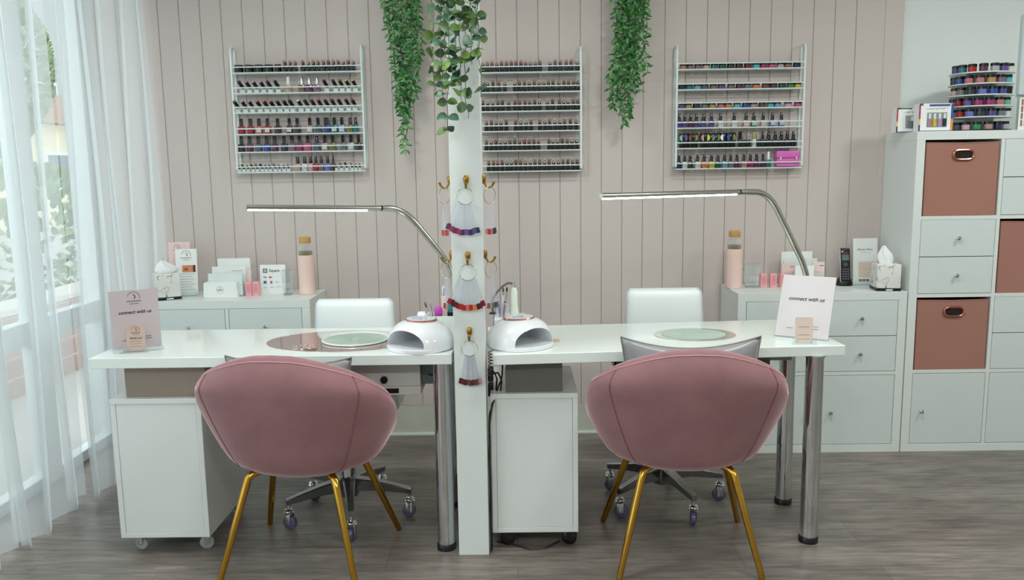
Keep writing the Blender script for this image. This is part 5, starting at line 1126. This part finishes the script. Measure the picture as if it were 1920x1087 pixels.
def c_menu(s, M, w, h):
    text('lettering', 'Beauty Menu', w*.12, M @ Matrix.Translation((-w*.02, h*.76, 0)), GINK, s, shear=.3); strokes('small_print', [scrawl(-w*.2, w*.2, h*.69, .003, 9)], .0004, M, GINK, s)
    bm = BM(); box(bm, -w*.28, w*.42, h*.16, h*.50, 0, .0005, 0, M=M); b = obj('beige_panel', bm, mat('beige_print', (222, 206, 190), .5), s)
    strokes('text_lines', [scrawl(-w*.24, w*.36, h*(.44-.05*k), .003, 10, k) for k in range(3)], .0005, M @ Matrix.Translation((0, 0, .0006)), mat('peach_ink', (206, 170, 140), .5), b)
    bm = BM()
    for k in range(3): box(bm, -w*.26+k*w*.15, -w*.14+k*w*.15, h*.07, h*.115, 0, .0006, 0, M=M)
    obj('icon_row', bm, INK, s)
brochure('menu_stand', 'white menu card stand behind the marble box beside the phone', (1.663, 4.005), .116, .222, .10, 0, (PAPER, c_menu))
# right-hand papers
letter_rack('clear acrylic letter rack of cards behind the right desk sign', 1.268, 1.470, 4.02, 0, 0)
paper('envelope_stack', 'tallest white card pack in the right letter rack', 'envelopes', 1.273, 1.422, 4.060, .918, PAPER, .008)
paper('envelope_stack', 'second tallest white card pack in the right letter rack', 'envelopes', 1.280, 1.440, 4.040, .886, mat('cool_white_paper', (222, 230, 230), .6), .006)
paper('leaflet', 'pink leaflet pack at the left of the right letter rack', 'leaflet', 1.264, 1.330, 4.022, .866, PINKP, .006, extra=ex_script)
paper('envelope_stack', 'front white card pack in the right letter rack', 'envelopes', 1.318, 1.408, 3.990, .858, PAPER, .008)
paper('leaflet', 'pink and white leaflet at the right of the right letter rack', 'leaflet', 1.412, 1.470, 4.022, .870, mat('blush_paper', (238, 216, 208), .6), .006, extra=ex_script)
# cordless phone
t = thing('cordless_phone', 'black cordless phone in its charging base beside the menu card', 'phone', (1.560, 3.99, CT)); global_rz = 0
obj('charging_base', lathe(BM(), [(0, 0), (.038, 0), (.040, .006), (.034, .030), (.022, .042), (0, .042)], (1.560, 4.0, CT), 32, None, 1., .85), BLACK, t, smooth=35)
lean = .16; up = Vector((0, math.sin(lean), math.cos(lean))); ri = Vector((1, 0, -.03)).normalized(); n = ri.cross(up); O = Vector((1.556, 3.972, CT+.018))
M = plane_M(O, ri, up)
def rslab(x0, x1, y0, y1, z0, z1, b): return box(BM(), x0, x1, y0, y1, z0, z1, b, 3, M)
obj('handset_bezel', rslab(-.0245, .0245, 0, .166, -.020, .0, .006), SLV, t, smooth=35); f = obj('handset_face', rslab(-.0225, .0225, .003, .163, -.002, .003, .002), BLACK, t, smooth=35)
obj('screen', rslab(-.0165, .0165, .105, .132, .003, .0036, 0), mat('lcd_grey_green', (98, 116, 110), .2), t)
obj('status_light', rslab(-.018, -.012, .144, .149, .003, .0042, .0005), mat('pink_indicator', (255, 130, 140), .3, emit=(255, 90, 110), es=2.), t)
text('maker_name', 'uniden', .0072, M @ Matrix.Translation((.004, .140, .0034)), SLV, f)
bm = BM(); pts = [(.009*math.cos(2*PI*i/20), .086+.009*math.sin(2*PI*i/20), .0036) for i in range(20)]; tube(bm, [M @ Vector(p) for p in pts], .0012, 5, closed=True); box(bm, -.003, .003, .083, .089, .003, .0042, 0, M=M); obj('navigation_pad', bm, SLV, t)
for r in range(5):
    for c in range(3): obj('key', rslab(-.0155+c*.0115, -.0075+c*.0115, .014+r*.0115, .020+r*.0115, .003, .0042, .0004), mat('grey_key', (96, 98, 106), .35), t)
# ------------------------------------------------------------------ on top of the tall unit
TT = 1.474
def setbox(label, x0, x1, z1, y, cols, seed):
    t = thing('nail_kit_box', label, 'boxed set', ((x0+x1)/2, y, TT)); w = x1-x0
    b = boxo('carton', (x0, x1, y-.025, y+.025, TT, z1), PAPER, t, bev=.001); yf = y-.025; h = z1-TT
    def patch(nm, a0, a1, b0, b1, col, th=.0006): return obj(nm, box(BM(), x0+w*a0, x0+w*a1, yf-th, yf, TT+h*b0, TT+h*b1, 0), mat('print_'+nm, col, .5, var=.35, scale=70), b)
    patch('crimson_edge', 0, .05, .45, .97, (176, 56, 88)); patch('gold_edge', 0, .05, .24, .45, (226, 186, 90)); patch('navy_edge', 0, .05, 0, .24, (60, 58, 120)); patch('navy_base', .05, 1, 0, .035, (52, 54, 120))
    if len(cols) > 1: patch('blue_edge', .93, 1, .45, .99, (60, 84, 160)); patch('amber_edge', .93, 1, .03, .45, (226, 150, 70)); patch('blue_banner', .3, .9, .90, .97, (60, 70, 140))
    else: patch('green_banner', .1, .5, .93, .99, (70, 120, 80))
    patch('green_corner', .02, .12, .93, 1., (60, 120, 80))
    x_a, x_b = (.24, .82) if len(cols) > 1 else (.30, .92)
    obj('window', box(BM(), x0+w*x_a, x0+w*x_b, yf-.0007, yf, TT+h*.16, TT+h*.68, 0), mat('window_grey', (150, 150, 152), .3), b)
    nB = len(cols)
    for k, c in enumerate(cols):
        xc = x0+w*(x_a+(x_b-x_a)*(k+.5)/nB); bw = w*(x_b-x_a)/nB*.36
        bb = obj('sample_bottle', box(BM(), xc-bw, xc+bw, yf-.006, yf-.0007, TT+h*.18, TT+h*.46, .001), polish(c), b); obj('sample_cap', box(BM(), xc-bw*.6, xc+bw*.6, yf-.005, yf-.0007, TT+h*.46, TT+h*.64, .001), WPL, bb)
    strokes('script_title', [scrawl(w*.3, w*.75, h*.80, .009, 3, seed), [(w*.2, h*.80), (w*.85, h*.84)]], .0006, plane_M((x0, yf-.0006, TT), (1, 0, 0), (0, 0, 1)), GINK, b); return t
setbox('boxed nail colour set with four bottles on top of the tall unit', 1.792, 1.945, 1.597, 3.85, ['dusty rose', 'yellow', 'lilac', 'charcoal'], 1)
setbox('boxed nail set partly hidden behind the four bottle box', 1.722, 1.860, 1.585, 3.915, ['grey'], 2)
t = thing('jar_carousel', 'six tier clear jar stand with black-lidded jars on the tall unit', 'display stand', (2.105, 3.90, TT))
tiers = [1.4745, 1.532, 1.580, 1.628, 1.677, 1.726]; CX, CY, RX, RY = 2.103, 3.905, .136, .125
for k, z in enumerate(tiers):
    obj('tier', disc(BM(), (CX, CY), RX, RY, z, z+.005, 56), mat('frosted_tier', (212, 222, 220), .3) if k else BLACK, t, smooth=40)
obj('core', lathe(BM(), [(0, 0), (.06, 0), (.06, .26), (0, .26)], (CX, CY, TT), 24), mat('frosted_core', (200, 208, 206), .4), t, smooth=40)
JC = [['charcoal', 'slate', 'light pink', 'green', 'dusty rose', 'navy', 'pale grey'], ['pale grey', 'red', 'periwinkle', 'charcoal', 'indigo', 'grey', 'white'], ['charcoal', 'crimson', 'violet', 'magenta', 'magenta', 'rose', 'mint'],
      ['beige', 'grey', 'charcoal', 'periwinkle', 'blue', 'indigo', 'black'], ['charcoal', 'blue', 'rose', 'rose', 'gold', 'mauve', 'cyan'], ['indigo', 'teal', 'red', 'plum', 'pale grey', 'violet', 'white']]
JB = pm('jar2_body', lathe(BM(), [(0, 0), (.0175, 0), (.018, .002), (.018, .022), (0, .022)], seg=20)); JL = pm('jar2_lid', lathe(BM(), [(0, .0222), (.0188, .0222), (.0188, .033), (.0175, .0345), (0, .0345)], seg=20))
TN = ['bottom', 'fifth', 'fourth', 'third', 'second', 'top']
for k, z in enumerate(tiers):
    for i in range(7):
        a = math.radians(-90-26-68+22.7*i+(3 if k % 2 else -3)); b = put(JB, 'gel_jar', polish(JC[k][i]), None, (CX+(RX-.021)*math.cos(a), CY+(RY-.021)*math.sin(a), z+.0052))
        put(JL, 'lid', BPL, b); setp(b, '%s black-lidded jar, %s from left on %s tier of the jar stand' % (JC[k][i], ORD[i+1], TN[k]), 'gel jar', 'jars on the %s tier of the jar stand' % TN[k])
t = thing('sticker_display', 'clear display of striped nail stickers at the right photo edge', 'display stand', (2.34, 3.88, TT))
b = boxo('backing', (2.262, 2.42, 3.87, 3.89, TT, 1.62), PAPER, t, bev=.001); bm = BM()
for r in range(4):
    for c in range(9): box(bm, 2.272+c*.016, 2.279+c*.016, 3.868, 3.87, TT+.02+r*.031, TT+.046+r*.031, 0)
obj('sticker_strips', bm, mat('copper_foil', (176, 128, 104), .3, .5, var=.3, scale=50), b)
o = boxo('white_wall_panel', (2.39, 2.9, WY-.01, WY+.0125, 1.65, 2.02), mat('pale_blue_white', (216, 226, 228), .4), bev=.002); setp(o, 'pale wall panel at the right edge above the sticker display', 'wall panel')
# ------------------------------------------------------------------ hanging plants
def trailing(label, pot, strands, mleaf, L, W, step, seed, msm, stem_r=.0011, roundish=False):
    """pot=(x,y,z,r,h); strands: list of polylines"""
    rnd = random.Random(seed); x, y, z, r, h = pot
    t = thing('hanging_plant', label, 'plant', (x, y, z))
    p = obj('pot', lathe(BM(), [(0, 0), (r*.75, 0), (r, h), (r-.006, h), (r*.7, h*.75), (0, h*.75)], (x, y, z), 28), PLAST, t, smooth=35)
    bs, bl = BM(), BM()
    for S in strands:
        tube(bs, S, stem_r, 5)
        acc = 0; nxt = step*.3; k = 0
        for a, b in zip(S, S[1:]):
            a, b = Vector(a), Vector(b); d = b-a; l = d.length
            while nxt <= acc+l:
                q = a+d*((nxt-acc)/l); k += 1
                an = rnd.random()*2*PI
                for s in ((0, PI) if roundish else (0, 2.4)):
                    v = Vector((math.cos(an+s), math.sin(an+s)*.8-.25, rnd.uniform(-1.6, .25) if not roundish else rnd.uniform(-.3, .35))).normalized()
                    sc = rnd.uniform(.7, 1.15)*(1 if (nxt < .95*1e9) else 1)
                    nn = Vector((rnd.uniform(-1.1, 1.1), -1, rnd.uniform(-.2, 1.1)))
                    leafmesh(bl, q, v, nn, L*sc, W*sc, .12, 4 if not roundish else 6)
                nxt += step*rnd.uniform(.8, 1.2)
            acc += l
    obj('stems', bs, msm, t); obj('leaves', bl, mleaf, t, smooth=60)
    return t
def mass(xc, y, ztop, prof, n, seed, dy=.09):
    """strands filling a silhouette given as (z, xleft, xright) rows"""
    rnd = random.Random(seed); out = []
    zmin = prof[-1][0]
    def lr(z):
        for (z0, a0, b0), (z1, a1, b1) in zip(prof, prof[1:]):
            if z <= z0 and z >= z1: t = (z0-z)/(z0-z1); return a0+(a1-a0)*t, b0+(b1-b0)*t
        return prof[-1][1:] if z < zmin else prof[0][1:]
    for k in range(n):
        u = (k+.5)/n; u += rnd.uniform(-.03, .03); zend = prof[-1][0]+(prof[0][0]-prof[-1][0])*abs(u-lr_c)*1.05*rnd.uniform(.5, 1.5) if (lr_c := .45) else 0
        zend = max(zmin, min(prof[0][0]-.12, zend)); yy = y+rnd.uniform(-dy, dy*.3); pts = [(xc+(u-.5)*.12, yy+.02, ztop)]
        z = prof[0][0]+.02
        while z > zend:
            a, b = lr(z); wob = .012*math.sin(z*11+k*1.9); pts.append((a+(b-a)*(.06+.88*u)+wob+rnd.uniform(-.006, .006), yy+rnd.uniform(-.008, .008), z)); z -= .04
        if len(pts) > 2: out.append(pts)
    return out
VM = leaf_mat('dark_green_vine_leaf', (30, 92, 50), (96, 160, 82), .35); VS = mat('green_stem', (66, 104, 58), .6)
PL = [(2.11, -.625, -.415), (1.98, -.598, -.425), (1.86, -.580, -.440), (1.74, -.575, -.465), (1.64, -.572, -.478), (1.55, -.565, -.485), (1.46, -.560, -.505), (1.40, -.545, -.525)]
trailing('leafy dark green trailing plant on the wall left of the pillar', (-.515, WY-.09, 2.20, .085, .13), mass(-.515, WY-.10, 2.31, PL, 15, 11, .07), VM, .034, .0125, .022, 21, VS)
PR_ = [(2.10, .452, .614), (1.98, .448, .600), (1.86, .440, .588), (1.74, .400, .606), (1.66, .396, .612), (1.58, .430, .595), (1.52, .450, .575), (1.49, .470, .520)]
trailing('leafy dark green trailing plant on the wall right of the pillar', (.53, WY-.09, 2.20, .085, .13), mass(.53, WY-.10, 2.31, PR_, 18, 12, .07), VM, .034, .0125, .022, 22, VS)
EU = leaf_mat('eucalyptus_leaf', (48, 88, 70), (98, 128, 54), .45); ES = mat('eucalyptus_stem', (78, 100, 84), .6)
est = []; rnd = random.Random(4)
for (xa, zb, yy) in ((-.262, 1.585, 2.70), (-.238, 1.545, 2.69), (-.222, 1.457, 2.70), (-.205, 1.60, 2.66), (-.190, 1.63, 2.69), (-.172, 1.545, 2.67), (-.160, 1.50, 2.70), (-.142, 1.66, 2.66), (-.124, 1.70, 2.68), (-.118, 1.563, 2.70)):
    pts = [(-.19+(xa+.19)*.4, 2.70, 2.03)]; z = 1.96
    while z > zb: pts.append((xa+rnd.uniform(-.006, .006), yy+rnd.uniform(-.005, .005), z)); z -= .045
    pts.append((xa+.003, yy, zb)); est.append(pts)
trailing('round-leaved eucalyptus garland hanging on the front of the pillar', (-.185, 2.70, 1.96, .055, .09), est, EU, .038, .034, .050, 23, ES, .0012, True)
for x, y in ((-.515, WY-.09), (.53, WY-.09)):
    pass
def bracket(label, x, yw, y, z):
    t = thing('plant_bracket', label, 'bracket', (x, yw, z)); bm = BM(); box(bm, x-.012, x+.012, yw-.004, yw, z-.03, z+.16, 0); box(bm, x-.012, x+.012, y-.07 if yw > 3 else y-.03, yw-.004, z-.006, z-.0005, 0); obj('arm', bm, WHITE, t)
bracket('white wall bracket under the plant pot left of the pillar', -.515, WY, WY-.09, 2.20); bracket('white wall bracket under the plant pot right of the pillar', .53, WY, WY-.09, 2.20)
bracket('white bracket on the pillar under the eucalyptus pot', -.185, 2.767, 2.70, 1.96)
